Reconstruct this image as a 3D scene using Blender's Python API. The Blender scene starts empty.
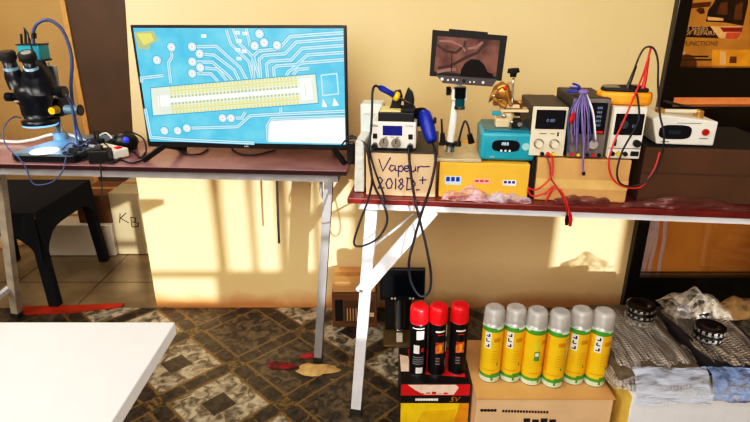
import bpy, bmesh, math, random
from mathutils import Vector, Matrix
R = math.radians
random.seed(7)
scn = bpy.context.scene
COL = scn.collection

# ------------------------------------------------------------------ camera
CAM = Vector((0, 0, 1.24)); PITCH = R(20.6); F = 541.0
FW = Vector((0, math.cos(PITCH), -math.sin(PITCH))); UP = Vector((0, math.sin(PITCH), math.cos(PITCH))); RT = Vector((1, 0, 0))
def ray(px, py): return FW + RT * ((px - 375) / F) + UP * (-(py - 211) / F)
def atY(px, py, Y):
    r = ray(px, py); return CAM + r * (Y / r.y)
def atZ(px, py, z):
    r = ray(px, py); return CAM + r * ((z - CAM.z) / r.z)
cam = bpy.data.cameras.new('camera'); cam.lens = F / 750 * 36; cam.sensor_width = 36; cam.clip_start = .02
co = bpy.data.objects.new('camera', cam); COL.objects.link(co); co.location = CAM; co.rotation_euler = (R(90) - PITCH, 0, 0); scn.camera = co

# ------------------------------------------------------------------ materials
def lin(c):
    return tuple((v / 255 / 12.92 if v / 255 <= .04045 else ((v / 255 + .055) / 1.055) ** 2.4) for v in c[:3]) + (1,)
def mat(name, c, rough=.5, metal=0, var=.06, scale=30, bump=0, bscale=80, emit=0, trans=0, alpha=1, coat=0, c2=None):
    m = bpy.data.materials.new(name); m.use_nodes = True; nt = m.node_tree; N = nt.nodes; L = nt.links
    b = N['Principled BSDF']
    b.inputs['Roughness'].default_value = rough; b.inputs['Metallic'].default_value = metal
    b.inputs['Transmission Weight'].default_value = trans; b.inputs['Alpha'].default_value = alpha
    b.inputs['Coat Weight'].default_value = coat
    tc = N.new('ShaderNodeTexCoord')
    nz = N.new('ShaderNodeTexNoise'); nz.inputs['Scale'].default_value = scale; nz.inputs['Detail'].default_value = 4
    L.new(tc.outputs['Object'], nz.inputs['Vector'])
    mx = N.new('ShaderNodeMix'); mx.data_type = 'RGBA'
    a = lin(c); d = lin(c2) if c2 else tuple(v * (1 - var * 3) for v in a[:3]) + (1,)
    mx.inputs[6].default_value = a; mx.inputs[7].default_value = d
    rp = N.new('ShaderNodeMapRange'); rp.inputs[1].default_value = .35; rp.inputs[2].default_value = .7
    L.new(nz.outputs['Fac'], rp.inputs[0]); L.new(rp.outputs[0], mx.inputs[0]); L.new(mx.outputs[2], b.inputs['Base Color'])
    if emit:
        L.new(mx.outputs[2], b.inputs['Emission Color']); b.inputs['Emission Strength'].default_value = emit
    if bump:
        n2 = N.new('ShaderNodeTexNoise'); n2.inputs['Scale'].default_value = bscale; n2.inputs['Detail'].default_value = 3
        L.new(tc.outputs['Object'], n2.inputs['Vector'])
        bp = N.new('ShaderNodeBump'); bp.inputs['Strength'].default_value = bump; bp.inputs['Distance'].default_value = .01
        L.new(n2.outputs['Fac'], bp.inputs['Height']); L.new(bp.outputs[0], b.inputs['Normal'])
    return m
def glassmat(name, tint, fac=.12, rough=.02):
    m = bpy.data.materials.new(name); m.use_nodes = True; nt = m.node_tree; N = nt.nodes; L = nt.links
    N.remove(N['Principled BSDF']); o = N['Material Output']
    t = N.new('ShaderNodeBsdfTransparent'); t.inputs[0].default_value = lin(tint)
    g = N.new('ShaderNodeBsdfGlossy'); g.inputs['Roughness'].default_value = rough
    fr = N.new('ShaderNodeFresnel'); fr.inputs[0].default_value = 1.45
    ad = N.new('ShaderNodeMath'); ad.operation = 'ADD'; ad.inputs[1].default_value = fac; L.new(fr.outputs[0], ad.inputs[0])
    mx = N.new('ShaderNodeMixShader'); L.new(ad.outputs[0], mx.inputs[0]); L.new(t.outputs[0], mx.inputs[1]); L.new(g.outputs[0], mx.inputs[2])
    L.new(mx.outputs[0], o.inputs[0]); return m
def wrapmat(name, tint, dens=.45, scale=60, rough=.22, st=(1, 1, 1), bub=0):
    """clear crinkled plastic: partly see-through, glossy, with bump"""
    m = bpy.data.materials.new(name); m.use_nodes = True; nt = m.node_tree; N = nt.nodes; L = nt.links
    b = N['Principled BSDF']; o = N['Material Output']; b.inputs['Base Color'].default_value = lin(tint); b.inputs['Roughness'].default_value = rough
    tc = N.new('ShaderNodeTexCoord'); n = N.new('ShaderNodeTexNoise'); n.inputs['Scale'].default_value = scale; n.inputs['Distortion'].default_value = .4
    mp = N.new('ShaderNodeMapping'); mp.inputs['Scale'].default_value = st; L.new(tc.outputs['Object'], mp.inputs[0]); L.new(mp.outputs[0], n.inputs['Vector'])
    bp = N.new('ShaderNodeBump'); bp.inputs['Strength'].default_value = .9; bp.inputs['Distance'].default_value = .02
    L.new(n.outputs['Fac'], bp.inputs['Height']); L.new(bp.outputs[0], b.inputs['Normal'])
    if bub:
        vo = N.new('ShaderNodeTexVoronoi'); vo.inputs['Scale'].default_value = bub; vo.inputs['Randomness'].default_value = .15; L.new(tc.outputs['Object'], vo.inputs['Vector'])
        b2 = N.new('ShaderNodeBump'); b2.invert = True; b2.inputs['Strength'].default_value = 1; b2.inputs['Distance'].default_value = .012; L.new(vo.outputs['Distance'], b2.inputs['Height']); L.new(bp.outputs[0], b2.inputs['Normal']); L.new(b2.outputs[0], b.inputs['Normal'])
    t = N.new('ShaderNodeBsdfTransparent'); mx = N.new('ShaderNodeMixShader')
    mr = N.new('ShaderNodeMapRange'); mr.inputs[1].default_value = .35; mr.inputs[2].default_value = .65; mr.inputs[3].default_value = max(0, dens - .25); mr.inputs[4].default_value = min(1, dens + .3)
    L.new(n.outputs['Fac'], mr.inputs[0]); L.new(mr.outputs[0], mx.inputs[0]); L.new(t.outputs[0], mx.inputs[1]); L.new(b.outputs[0], mx.inputs[2]); L.new(mx.outputs[0], o.inputs[0])
    return m

# ------------------------------------------------------------------ mesh builder
class MB:
    def __init__(s, M=None):
        s.bm = bmesh.new(); s.mats = []; s.M = M or Matrix.Identity(4)
    def mi(s, m):
        if m not in s.mats: s.mats.append(m)
        return s.mats.index(m)
    def add(s, vs, fs, m, smooth=False):
        i = s.mi(m); V = [s.bm.verts.new(s.M @ Vector(v)) for v in vs]
        for f in fs:
            try:
                fc = s.bm.faces.new([V[k] for k in f]); fc.material_index = i; fc.smooth = smooth
            except ValueError: pass
        return V
    def box(s, lo, hi, m, bev=0, T=None, seg=2, smooth=False):
        b = bmesh.new(); bmesh.ops.create_cube(b, size=1)
        lo = Vector(lo); hi = Vector(hi); c = (lo + hi) / 2; d = hi - lo
        for v in b.verts: v.co = Vector((v.co.x * d.x, v.co.y * d.y, v.co.z * d.z)) + c
        if bev: bmesh.ops.bevel(b, geom=list(b.edges), offset=min(bev, .45 * min(abs(x) for x in d)), segments=seg, affect='EDGES', profile=.5)
        s.merge(b, m, T, smooth or (bev > 0 and seg > 3)); return s
    def merge(s, b, m, T=None, smooth=False):
        T = T or Matrix.Identity(4); i = s.mi(m); mp = {}
        for v in b.verts: mp[v] = s.bm.verts.new(s.M @ (T @ v.co))
        for f in b.faces:
            nf = s.bm.faces.new([mp[v] for v in f.verts]); nf.material_index = i; nf.smooth = smooth
        b.free()
    def cyl(s, p0, p1, r0, m, r1=None, seg=20, cap=True):
        r1 = r0 if r1 is None else r1
        return s.loft([(p0, r0), (p1, r1)], m, seg, cap)
    def loft(s, rings, m, seg=20, cap=True, smooth=True):
        pts = [Vector(p) for p, _ in rings]
        ax = (pts[-1] - pts[0]).normalized(); a = ax.orthogonal().normalized(); b = ax.cross(a)
        vs = []; fs = []
        for p, r in rings:
            for k in range(seg):
                t = 2 * math.pi * k / seg; vs.append(Vector(p) + (a * math.cos(t) + b * math.sin(t)) * r)
        for j in range(len(rings) - 1):
            for k in range(seg):
                k2 = (k + 1) % seg; fs.append((j * seg + k, j * seg + k2, (j + 1) * seg + k2, (j + 1) * seg + k))
        V = s.add(vs, fs, m, smooth)
        if cap:
            i = s.mi(m)
            for base in (0, (len(rings) - 1) * seg):
                f = s.bm.faces.new([V[base + k] for k in range(seg)]); f.material_index = i
        return s
    def lathe(s, prof, m, c=(0, 0, 0), seg=24, cap=True):
        """prof: (r,z) or (r,z,mat) - mat is used from this ring up to the next"""
        c = Vector(c); n = len(prof); vs = []
        for p in prof:
            for k in range(seg):
                t = 2 * math.pi * k / seg; vs.append(c + Vector((p[0] * math.cos(t), p[0] * math.sin(t), p[1])))
        V = [s.bm.verts.new(s.M @ v) for v in vs]
        for j in range(n - 1):
            mm = prof[j][2] if len(prof[j]) > 2 else m; i = s.mi(mm)
            for k in range(seg):
                k2 = (k + 1) % seg; f = s.bm.faces.new((V[j * seg + k], V[j * seg + k2], V[(j + 1) * seg + k2], V[(j + 1) * seg + k])); f.material_index = i; f.smooth = True
        if cap:
            for base, mm in ((0, prof[0][2] if len(prof[0]) > 2 else m), ((n - 1) * seg, prof[-2][2] if len(prof[-2]) > 2 else m)):
                f = s.bm.faces.new([V[base + k] for k in range(seg)]); f.material_index = s.mi(mm)
        return s
    def tube(s, pts, r, m, seg=8, smooth=True, sub=6, r1=None):
        P = [Vector(p) for p in pts]
        if sub and len(P) > 2:
            Q = []; E = [P[0] * 2 - P[1]] + P + [P[-1] * 2 - P[-2]]
            for i in range(1, len(E) - 2):
                p0, p1, p2, p3 = E[i - 1:i + 3]
                for k in range(sub):
                    t = k / sub; Q.append(.5 * ((2 * p1) + (p2 - p0) * t + (2 * p0 - 5 * p1 + 4 * p2 - p3) * t * t + (3 * p1 - p0 - 3 * p2 + p3) * t ** 3))
            Q.append(P[-1]); P = Q
        n = len(P); vs = []; fs = []; prev = None
        for i, p in enumerate(P):
            d = (P[min(i + 1, n - 1)] - P[max(i - 1, 0)])
            if d.length < 1e-9: d = Vector((0, 0, 1))
            d.normalize()
            a = d.orthogonal().normalized() if prev is None else (prev - d * prev.dot(d))
            if a.length < 1e-6: a = d.orthogonal()
            a.normalize(); prev = a; b = d.cross(a); rr = r if r1 is None else r + (r1 - r) * i / (n - 1)
            for k in range(seg):
                t = 2 * math.pi * k / seg; vs.append(p + (a * math.cos(t) + b * math.sin(t)) * rr)
        for j in range(n - 1):
            for k in range(seg):
                k2 = (k + 1) % seg; fs.append((j * seg + k, j * seg + k2, (j + 1) * seg + k2, (j + 1) * seg + k))
        fs.append(tuple(range(seg))); fs.append(tuple((n - 1) * seg + k for k in range(seg)))
        s.add(vs, fs, m, smooth); return s
    def sph(s, c, r, m, sc=(1, 1, 1), seg=16):
        b = bmesh.new(); bmesh.ops.create_uvsphere(b, u_segments=seg, v_segments=max(6, seg // 2), radius=r)
        T = Matrix.Translation(Vector(c)) @ Matrix.Diagonal((sc[0], sc[1], sc[2], 1)); s.merge(b, m, T, True); return s
    def prism(s, poly, y0, y1, m, axis='y', bev=0, T=None):
        """extrude a 2D outline: axis y -> outline in (x,z); axis z -> (x,y); axis x -> (y,z)"""
        def P(u, v, w): return {'y': (u, w, v), 'z': (u, v, w), 'x': (w, u, v)}[axis]
        b = bmesh.new(); A = [b.verts.new(P(u, v, y0)) for u, v in poly]; B = [b.verts.new(P(u, v, y1)) for u, v in poly]; n = len(poly)
        b.faces.new(A); b.faces.new(B[::-1])
        for k in range(n): b.faces.new((A[k], B[k], B[(k + 1) % n], A[(k + 1) % n]))
        bmesh.ops.recalc_face_normals(b, faces=b.faces)
        if bev: bmesh.ops.bevel(b, geom=list(b.edges), offset=bev, segments=2, affect='EDGES', profile=.5)
        s.merge(b, m, T); return s
    def ribbon(s, pts, w, y, m, close=False):
        """flat stroke in the xz plane at depth y facing -y"""
        P = [Vector((p[0], p[1])) for p in pts]; n = len(P); vs = []
        for i in range(n):
            if close: d0 = P[i] - P[i - 1]; d1 = P[(i + 1) % n] - P[i]
            else: d0 = P[i] - P[max(i - 1, 0)]; d1 = P[min(i + 1, n - 1)] - P[i]
            if d0.length < 1e-9: d0 = d1
            if d1.length < 1e-9: d1 = d0
            d0 = d0.normalized(); d1 = d1.normalized(); d = (d0 + d1)
            d = d.normalized() if d.length > 1e-6 else d0
            k = max(.5, d.dot(d0)); nn = Vector((-d.y, d.x)) * (w / 2 / k)
            vs += [(P[i].x + nn.x, y, P[i].y + nn.y), (P[i].x - nn.x, y, P[i].y - nn.y)]
        fs = [(2 * i, 2 * i + 1, 2 * i + 3, 2 * i + 2) for i in range(n - 1)]
        if close: fs.append((2 * n - 2, 2 * n - 1, 1, 0))
        s.add(vs, fs, m); return s
    def disc(s, c, r, y, m, seg=14):
        s.add([(c[0] + r * math.cos(6.2832 * k / seg), y, c[1] + r * math.sin(6.2832 * k / seg)) for k in range(seg)], [tuple(range(seg))], m); return s
    def quad(s, x0, x1, z0, z1, y, m): s.add([(x0, y, z0), (x1, y, z0), (x1, y, z1), (x0, y, z1)], [(0, 1, 2, 3)], m); return s
    def poly(s, pts, y, m): s.add([(p[0], y, p[1]) for p in pts], [tuple(range(len(pts)))], m); return s
    def text(s, t, x, z, size, y, m, T=None, shear=0, align='LEFT', sx=1):
        cu = bpy.data.curves.new('t', 'FONT'); cu.body = t; cu.size = size; cu.align_x = align; cu.shear = shear; cu.resolution_u = 2
        o = bpy.data.objects.new('t', cu); COL.objects.link(o)
        dg = bpy.context.evaluated_depsgraph_get(); dg.update(); me = bpy.data.meshes.new_from_object(o.evaluated_get(dg))
        b = bmesh.new(); b.from_mesh(me); TT = Matrix(((sx, 0, 0, x), (0, 0, 1, y), (0, 1, 0, z), (0, 0, 0, 1)))
        s.merge(b, m, (T @ TT) if T else TT); bpy.data.objects.remove(o); bpy.data.meshes.remove(me); bpy.data.curves.remove(cu); return s
    def build(s, name, parent=None, loc=None, rz=None, **tags):
        me = bpy.data.meshes.new(name); bmesh.ops.recalc_face_normals(s.bm, faces=s.bm.faces) if False else None
        s.bm.to_mesh(me); s.bm.free()
        for m in s.mats: me.materials.append(m)
        o = bpy.data.objects.new(name, me); COL.objects.link(o); o.parent = parent
        if loc is not None: o.location = loc
        if rz is not None: o.rotation_euler = (0, 0, rz)
        for k, v in tags.items(): o[k] = v
        return o
def thing(name, label, cat, loc=(0, 0, 0), rz=0, group=None):
    o = bpy.data.objects.new(name, None); o.empty_display_size = .05; COL.objects.link(o)
    o.location = loc; o.rotation_euler = (0, 0, rz); o['label'] = label; o['category'] = cat
    if group: o['group'] = group
    return o
class Frame:
    def __init__(s, o, rz):
        s.o = Vector((o[0], o[1], 0)); s.rz = rz; s.M = Matrix.Translation(s.o) @ Matrix.Rotation(rz, 4, 'Z'); s.I = s.M.inverted()
    def at(s, px, py, d):
        o = s.I @ CAM; r = s.I.to_3x3() @ ray(px, py); return o + r * ((d - o.y) / r.y)
    def onz(s, px, py, z): return s.I @ atZ(px, py, z)
    def w(s, p): return s.M @ Vector(p)
T1 = Frame((-1.75, 1.793), math.atan(-.0763))       # left table: x along the front edge, y back
T2 = Frame((-.077, 1.407), math.atan(-.113))        # right table
ZT = .75

# ------------------------------------------------------------------ palette
white_metal = mat('white_painted_metal', (226, 226, 232), .45, 0, .06, 12)
grey_metal = mat('grey_painted_metal', (150, 148, 150), .45, 0, .08, 14)
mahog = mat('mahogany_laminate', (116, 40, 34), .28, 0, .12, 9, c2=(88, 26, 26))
mahog_refl = mat('mahogany_laminate_left', (152, 116, 118), .2, 0, .12, 6, c2=(124, 84, 88))  # paler and greyer than mahogany: reflected light put into the colour
mahog_e = mat('dark_laminate_edge', (54, 20, 26), .4, 0, .1, 20)
black = mat('black_plastic', (18, 18, 22), .35, 0, .1)
blackm = mat('matt_black', (14, 13, 15), .7, 0, .1)
navy = mat('navy_plastic', (7, 9, 18), .9, 0, .1, 10)
dgrey = mat('dark_grey_paint', (52, 50, 48), .5, 0, .08)
card = mat('cardboard', (206, 160, 104), .85, 0, .05, 8, .15, 120)
card_dk = mat('dark_cardboard', (116, 74, 40), .85, 0, .07, 6, .15, 120)
card_pk = mat('pale_cardboard', (222, 186, 150), .85, 0, .04, 8, .1, 120)
card_gr = mat('grey_beige_cardboard', (176, 160, 126), .85, 0, .06, 8, .1, 120)
yellow_card = mat('yellow_card', (236, 178, 62), .6, 0, .05, 8)
tape = mat('brown_tape', (176, 128, 72), .3, 0, .05)
ink = mat('marker_ink', (30, 30, 100), .6)
inkb = mat('black_ink', (30, 26, 26), .7)
whitep = mat('white_plastic', (232, 228, 218), .4, 0, .03)
cream = mat('cream_plastic', (222, 210, 184), .4, 0, .03)
silver = mat('silver_metal', (200, 200, 200), .25, .9)
bluep = mat('blue_rubber', (24, 52, 170), .4, 0, .1)
teal = mat('turquoise_paint', (34, 150, 172), .32, 0, .05)
teal_d = mat('dark_turquoise', (16, 110, 130), .35, 0, .05)
yel = mat('yellow_plastic', (238, 196, 40), .4)
orange = mat('orange_plastic', (240, 158, 30), .45, 0, .05)
redp = mat('red_plastic', (222, 22, 30), .35, 0, .05)
redc = mat('red_wire', (205, 46, 40), .4)
brass = mat('brass', (200, 160, 90), .35, .7, .1)
purple = mat('purple_wire', (132, 112, 168), .5, 0, .1, 60)
cordb = mat('black_cord', (22, 22, 30), .5)
bcable = mat('blue_grey_cable', (70, 84, 130), .5)
wcable = mat('white_cable', (232, 226, 220), .5)
lcd_dk = mat('dark_lcd', (14, 20, 34), .12, 0, .1)
lcd_bl = mat('blue_lcd', (20, 30, 110), .15, emit=.5)
label_w = mat('white_label', (238, 236, 230), .6)
led_w = mat('ring_light_led', (170, 210, 255), .4, emit=5)
paleyel = mat('pale_yellow_pad', (226, 206, 140), .6)

# ------------------------------------------------------------------ setting
def struct(mb, name, **k): return mb.build(name, kind='structure', **k)
def wallmat(name, a, b, stain=False):
    m = mat(name, a, .75, 0, .03, 1.3, .12, 45, c2=b)
    if stain:   # rusty splash line where the wall meets the floor
        nt = m.node_tree; N = nt.nodes; L = nt.links; p = N['Principled BSDF']; src = p.inputs['Base Color'].links[0].from_socket
        tc = N.new('ShaderNodeTexCoord'); sx = N.new('ShaderNodeSeparateXYZ'); L.new(tc.outputs['Object'], sx.inputs[0])
        nz = N.new('ShaderNodeTexNoise'); nz.inputs['Scale'].default_value = 7; nz.inputs['Detail'].default_value = 6; L.new(tc.outputs['Object'], nz.inputs['Vector'])
        ad = N.new('ShaderNodeMath'); ad.operation = 'MULTIPLY_ADD'; L.new(nz.outputs['Fac'], ad.inputs[0]); ad.inputs[1].default_value = -.09; L.new(sx.outputs[2], ad.inputs[2])
        mr = N.new('ShaderNodeMapRange'); mr.inputs[1].default_value = -.035; mr.inputs[2].default_value = .03; mr.inputs[3].default_value = .85; mr.inputs[4].default_value = 0; L.new(ad.outputs[0], mr.inputs[0])
        mx = N.new('ShaderNodeMix'); mx.data_type = 'RGBA'; L.new(mr.outputs[0], mx.inputs[0]); L.new(src, mx.inputs[6]); mx.inputs[7].default_value = lin((186, 120, 60)); L.new(mx.outputs[2], p.inputs['Base Color'])
    return m
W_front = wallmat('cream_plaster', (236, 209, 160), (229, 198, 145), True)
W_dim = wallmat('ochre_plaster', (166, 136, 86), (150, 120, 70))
W_brown = mat('brown_painted_door', (84, 60, 38), .6, 0, .08, 5)

def vinyl():
    m = bpy.data.materials.new('patterned_vinyl'); m.use_nodes = True; nt = m.node_tree; N = nt.nodes; L = nt.links; b = N['Principled BSDF']
    def num(v): return v
    def ma(op, a, c=None, d=None, clamp=False):
        n = N.new('ShaderNodeMath'); n.operation = op; n.use_clamp = clamp
        for i, v in enumerate((a, c, d)):
            if v is None: continue
            if isinstance(v, (int, float)): n.inputs[i].default_value = v
            else: L.new(v, n.inputs[i])
        return n.outputs[0]
    def mix(f, a, c):
        n = N.new('ShaderNodeMix'); n.data_type = 'RGBA'; L.new(f, n.inputs[0])
        for i, v in ((6, a), (7, c)):
            if isinstance(v, tuple): n.inputs[i].default_value = lin(v)
            else: L.new(v, n.inputs[i])
        return n.outputs[2]
    def noise(s, det=4, dist=0):
        n = N.new('ShaderNodeTexNoise'); n.inputs['Scale'].default_value = s; n.inputs['Detail'].default_value = det; n.inputs['Distortion'].default_value = dist; L.new(tc.outputs['Object'], n.inputs['Vector']); return n.outputs['Fac']
    tc = N.new('ShaderNodeTexCoord'); s = N.new('ShaderNodeSeparateXYZ'); L.new(tc.outputs['Object'], s.inputs[0])
    P = .433
    dx = ma('ADD', s.outputs[0], .522 + 20 * P); dy = ma('ADD', s.outputs[1], -1.467 + 20 * P)
    u = ma('DIVIDE', ma('ADD', dx, dy), P); v = ma('DIVIDE', ma('ADD', ma('SUBTRACT', dx, dy), 40 * P), P)
    iu = ma('ROUND', u); iv = ma('ROUND', v); fu = ma('ABSOLUTE', ma('SUBTRACT', u, iu)); fv = ma('ABSOLUTE', ma('SUBTRACT', v, iv))
    dark = ma('MODULO', iu, 2)
    mfx = ma('MAXIMUM', fu, fv)
    n1 = noise(26, 5, 1.2); n2 = noise(70, 3)
    def rng(x, a, c): 
        n = N.new('ShaderNodeMapRange'); n.inputs[1].default_value = a; n.inputs[2].default_value = c; L.new(x, n.inputs[0]); return n.outputs[0]
    marble = mix(rng(n1, .38, .62), (84, 76, 62), (176, 168, 150))
    slate = mix(rng(n1, .4, .62), (40, 36, 32), (98, 84, 66))
    gold = mix(rng(n2, .4, .6), (58, 46, 28), (118, 96, 54))
    chip = mix(rng(n1, .4, .6), (34, 30, 28), (66, 58, 50))
    cell = mix(dark, marble, slate)
    ctr = ma('MULTIPLY', ma('LESS_THAN', mfx, .135), ma('SUBTRACT', 1, dark)); cell = mix(ctr, cell, chip)
    # band between cells: rounded dark chips on gold
    band = ma('GREATER_THAN', mfx, .405)
    line = ma('MULTIPLY', ma('GREATER_THAN', mfx, .385), ma('LESS_THAN', mfx, .41))
    along = ma('MINIMUM', fu, fv)                       # 0..0.5 along the side
    a3 = ma('MULTIPLY', along, 3.6); fa = ma('ABSOLUTE', ma('SUBTRACT', a3, ma('ROUND', a3)))
    across = ma('SUBTRACT', .5, mfx)
    chipm = ma('MULTIPLY', ma('LESS_THAN', ma('POWER', ma('ADD', ma('POWER', ma('DIVIDE', fa, .47), 4), ma('POWER', ma('DIVIDE', across, .082), 4)), .25), 1), 1)
    corner = ma('GREATER_THAN', along, .43)
    bandc = mix(chipm, gold, chip); bandc = mix(corner, bandc, gold)
    c = mix(band, cell, bandc); c = mix(line, c, (112, 90, 50))
    L.new(c, b.inputs['Base Color']); b.inputs['Roughness'].default_value = .32
    bp = N.new('ShaderNodeBump'); bp.inputs['Strength'].default_value = .15; bp.inputs['Distance'].default_value = .004; L.new(n2, bp.inputs['Height']); L.new(bp.outputs[0], b.inputs['Normal'])
    return m
def tiles():
    m = mat('polished_floor_tile', (150, 132, 100), .18, 0, .1, 5, c2=(120, 100, 72)); nt = m.node_tree; N = nt.nodes; L = nt.links; p = N['Principled BSDF']; src = p.inputs['Base Color'].links[0].from_socket
    tc = N.new('ShaderNodeTexCoord'); br = N.new('ShaderNodeTexBrick'); br.offset = 0; br.inputs['Scale'].default_value = 1; br.inputs['Brick Width'].default_value = .4; br.inputs['Row Height'].default_value = .4; br.inputs['Mortar Size'].default_value = .004
    mp = N.new('ShaderNodeMapping'); mp.inputs['Location'].default_value = (.13, .07, 0)
    L.new(tc.outputs['Object'], mp.inputs[0]); L.new(mp.outputs[0], br.inputs['Vector']); mx = N.new('ShaderNodeMix'); mx.data_type = 'RGBA'; L.new(br.outputs['Fac'], mx.inputs[0]); L.new(src, mx.inputs[6]); mx.inputs[7].default_value = lin((90, 72, 50)); L.new(mx.outputs[2], p.inputs['Base Color']); return m

YW = 2.10
b = MB(); b.box((-2.6, -2.0, -.1), (2.9, 2.085, 0), vinyl()); struct(b, 'floor')
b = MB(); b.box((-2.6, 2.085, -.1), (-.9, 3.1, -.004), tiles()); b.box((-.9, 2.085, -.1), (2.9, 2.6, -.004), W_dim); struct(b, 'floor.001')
# front wall: its left edge leans a little, as the plaster does
b = MB(); b.prism([(-.968, -.01), (1.085, -.01), (1.085, 2.7), (-.86, 2.7), (-.905, 1.25), (-.968, .62)], YW, YW + .16, W_front, 'y'); struct(b, 'wall_front')
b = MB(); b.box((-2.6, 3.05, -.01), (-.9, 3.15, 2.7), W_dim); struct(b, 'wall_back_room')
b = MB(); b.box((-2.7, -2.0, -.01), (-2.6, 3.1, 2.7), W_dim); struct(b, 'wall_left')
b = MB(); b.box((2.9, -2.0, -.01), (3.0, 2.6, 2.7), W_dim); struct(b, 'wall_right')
b = MB(); b.box((-2.7, -2.1, 2.7), (3.0, 3.15, 2.8), mat('white_ceiling', (236, 230, 216), .8)); struct(b, 'ceiling')
# wall behind the camera, with a barred window that lets the sun in
WX0, WX1, WZ0, WZ1 = .50, 1.60, .89, 1.41
b = MB()
b.box((-2.7, -2.1, -.01), (WX0, -2.0, 2.7), W_front); b.box((WX1, -2.1, -.01), (2.42, -2.0, 2.7), W_front); b.box((2.74, -2.1, -.01), (3.0, -2.0, 2.7), W_front); b.box((2.42, -2.1, -.01), (2.74, -2.0, .80), W_front); b.box((2.42, -2.1, 1.27), (2.74, -2.0, 2.7), W_front)  # right-hand opening added out of view to throw a second sun patch
b.box((WX0, -2.1, -.01), (1.0, -2.0, .76), W_front); b.box((1.0, -2.1, -.01), (WX1, -2.0, WZ0), W_front); b.box((WX0, -2.1, WZ1), (WX1, -2.0, 2.7), W_front); struct(b, 'wall_rear')  # sill stepped lower at the left to spread the sun patch
b = MB()
for x, hw in ((1.02, .018), (1.16, .009), (1.29, .022), (1.43, .012)): b.box((x - hw, -2.06, WZ0), (x + hw, -2.03, WZ1), dgrey)
for z in (WZ0, WZ1 - .03): b.box((WX0, -2.065, z), (WX1, -2.025, z + .03), dgrey)
b.box((1.29, -2.062, 1.17), (WX1, -2.03, 1.195), dgrey); struct(b, 'window_1')

# back-room brown door leaf and its pale jamb line
b = MB(); b.box((-1.60, 3.0, 0), (-.92, 3.045, 2.4), W_brown); d2 = struct(b, 'door_2')
b = MB(); b.box((-1.625, 2.99, 0), (-1.60, 3.048, 2.42), mat('door_jamb_paint', (196, 148, 84), .6)); struct(b, 'trim_1')
b = MB(); b.box((-1.93, 2.03, 0), (-1.0, 2.10, .006), mat('red_threshold', (196, 62, 30), .35, 0, .15, 9), .003)
pts = [atZ(20, 314, 0), atZ(60, 311, 0), atZ(98, 309, 0)]
b.bm.free(); b = MB()
b.add([(-1.55, 2.02, .001), (-1.33, 2.035, .001), (-1.12, 2.085, .001), (-1.12, 2.115, .001), (-1.35, 2.095, .001), (-1.55, 2.085, .001),
       (-1.55, 2.02, .007), (-1.33, 2.035, .007), (-1.12, 2.085, .007), (-1.12, 2.115, .007), (-1.35, 2.095, .007), (-1.55, 2.085, .007)],
      [(6, 7, 8, 9, 10, 11), (0, 1, 7, 6), (1, 2, 8, 7), (2, 3, 9, 8), (3, 4, 10, 9), (4, 5, 11, 10), (5, 0, 6, 11)], mat('red_threshold', (190, 60, 30), .35, 0, .15, 9))
b.build('threshold_strip', label='flat orange red strip on the floor under the navy chair', category='strip')

# ---- black framed glass door at the right
frameb = mat('black_door_frame', (16, 12, 11), .22, 0, .08, 6, coat=.3)
glow = mat('sunlit_orange_board', (208, 148, 70), .6, 0, .08, 3, emit=.42, c2=(176, 112, 46))  # emission stands in for sunlight on the board behind the door
glow2 = mat('sunlit_peach_board', (250, 160, 104), .5, emit=.8)  # lit gap strip, its brightness also given by emission
D0 = 1.085
b = MB(); b.box((D0, 2.07, 0), (D0 + .05, 2.15, 2.5), frameb, .003); b.box((D0 + .05, 2.08, 2.1), (2.3, 2.14, 2.3), frameb)
b.box((D0 + .05, 2.08, .92), (2.3, 2.14, 1.03), frameb, .002); b.box((D0 + .05, 2.08, .62), (2.3, 2.14, .885), frameb, .002); b.box((D0 + .05, 2.08, 0), (2.3, 2.14, .152), frameb, .002)
b.box((2.25, 2.08, 0), (2.32, 2.14, 2.5), frameb)
door = struct(b, 'door_1')
gl = glassmat('door_glass', (240, 234, 222), .02)
for nm, z0, z1 in (('pane', .152, .62), ('pane', .885, .92), ('pane', 1.03, 2.1)):
    b = MB(); b.box((D0 + .05, 2.108, z0), (2.25, 2.114, z1), gl); b.build(nm, door)
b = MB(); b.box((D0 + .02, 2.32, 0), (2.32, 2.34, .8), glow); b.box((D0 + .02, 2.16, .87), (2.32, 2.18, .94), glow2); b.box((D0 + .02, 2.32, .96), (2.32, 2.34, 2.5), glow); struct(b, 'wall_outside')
pal = mat('pale_curtain', (222, 200, 214), .6, 0, .05, emit=.25)  # curtain reflections in the glass, built as pale emissive strips
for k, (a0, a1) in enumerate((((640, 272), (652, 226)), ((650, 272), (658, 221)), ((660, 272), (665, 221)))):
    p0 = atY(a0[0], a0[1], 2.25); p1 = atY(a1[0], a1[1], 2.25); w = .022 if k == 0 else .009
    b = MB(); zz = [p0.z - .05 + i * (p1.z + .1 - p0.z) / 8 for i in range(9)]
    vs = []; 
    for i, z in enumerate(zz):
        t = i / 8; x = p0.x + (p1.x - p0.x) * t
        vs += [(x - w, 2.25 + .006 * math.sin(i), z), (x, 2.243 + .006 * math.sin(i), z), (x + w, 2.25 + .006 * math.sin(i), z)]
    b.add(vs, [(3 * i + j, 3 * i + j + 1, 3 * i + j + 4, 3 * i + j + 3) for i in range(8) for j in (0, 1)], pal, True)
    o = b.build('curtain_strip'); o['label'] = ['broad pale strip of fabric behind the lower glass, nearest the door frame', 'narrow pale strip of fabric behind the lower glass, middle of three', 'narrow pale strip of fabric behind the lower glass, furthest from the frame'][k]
    o['category'] = 'curtain'; o['group'] = 'pale fabric strips behind the glass door'
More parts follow.
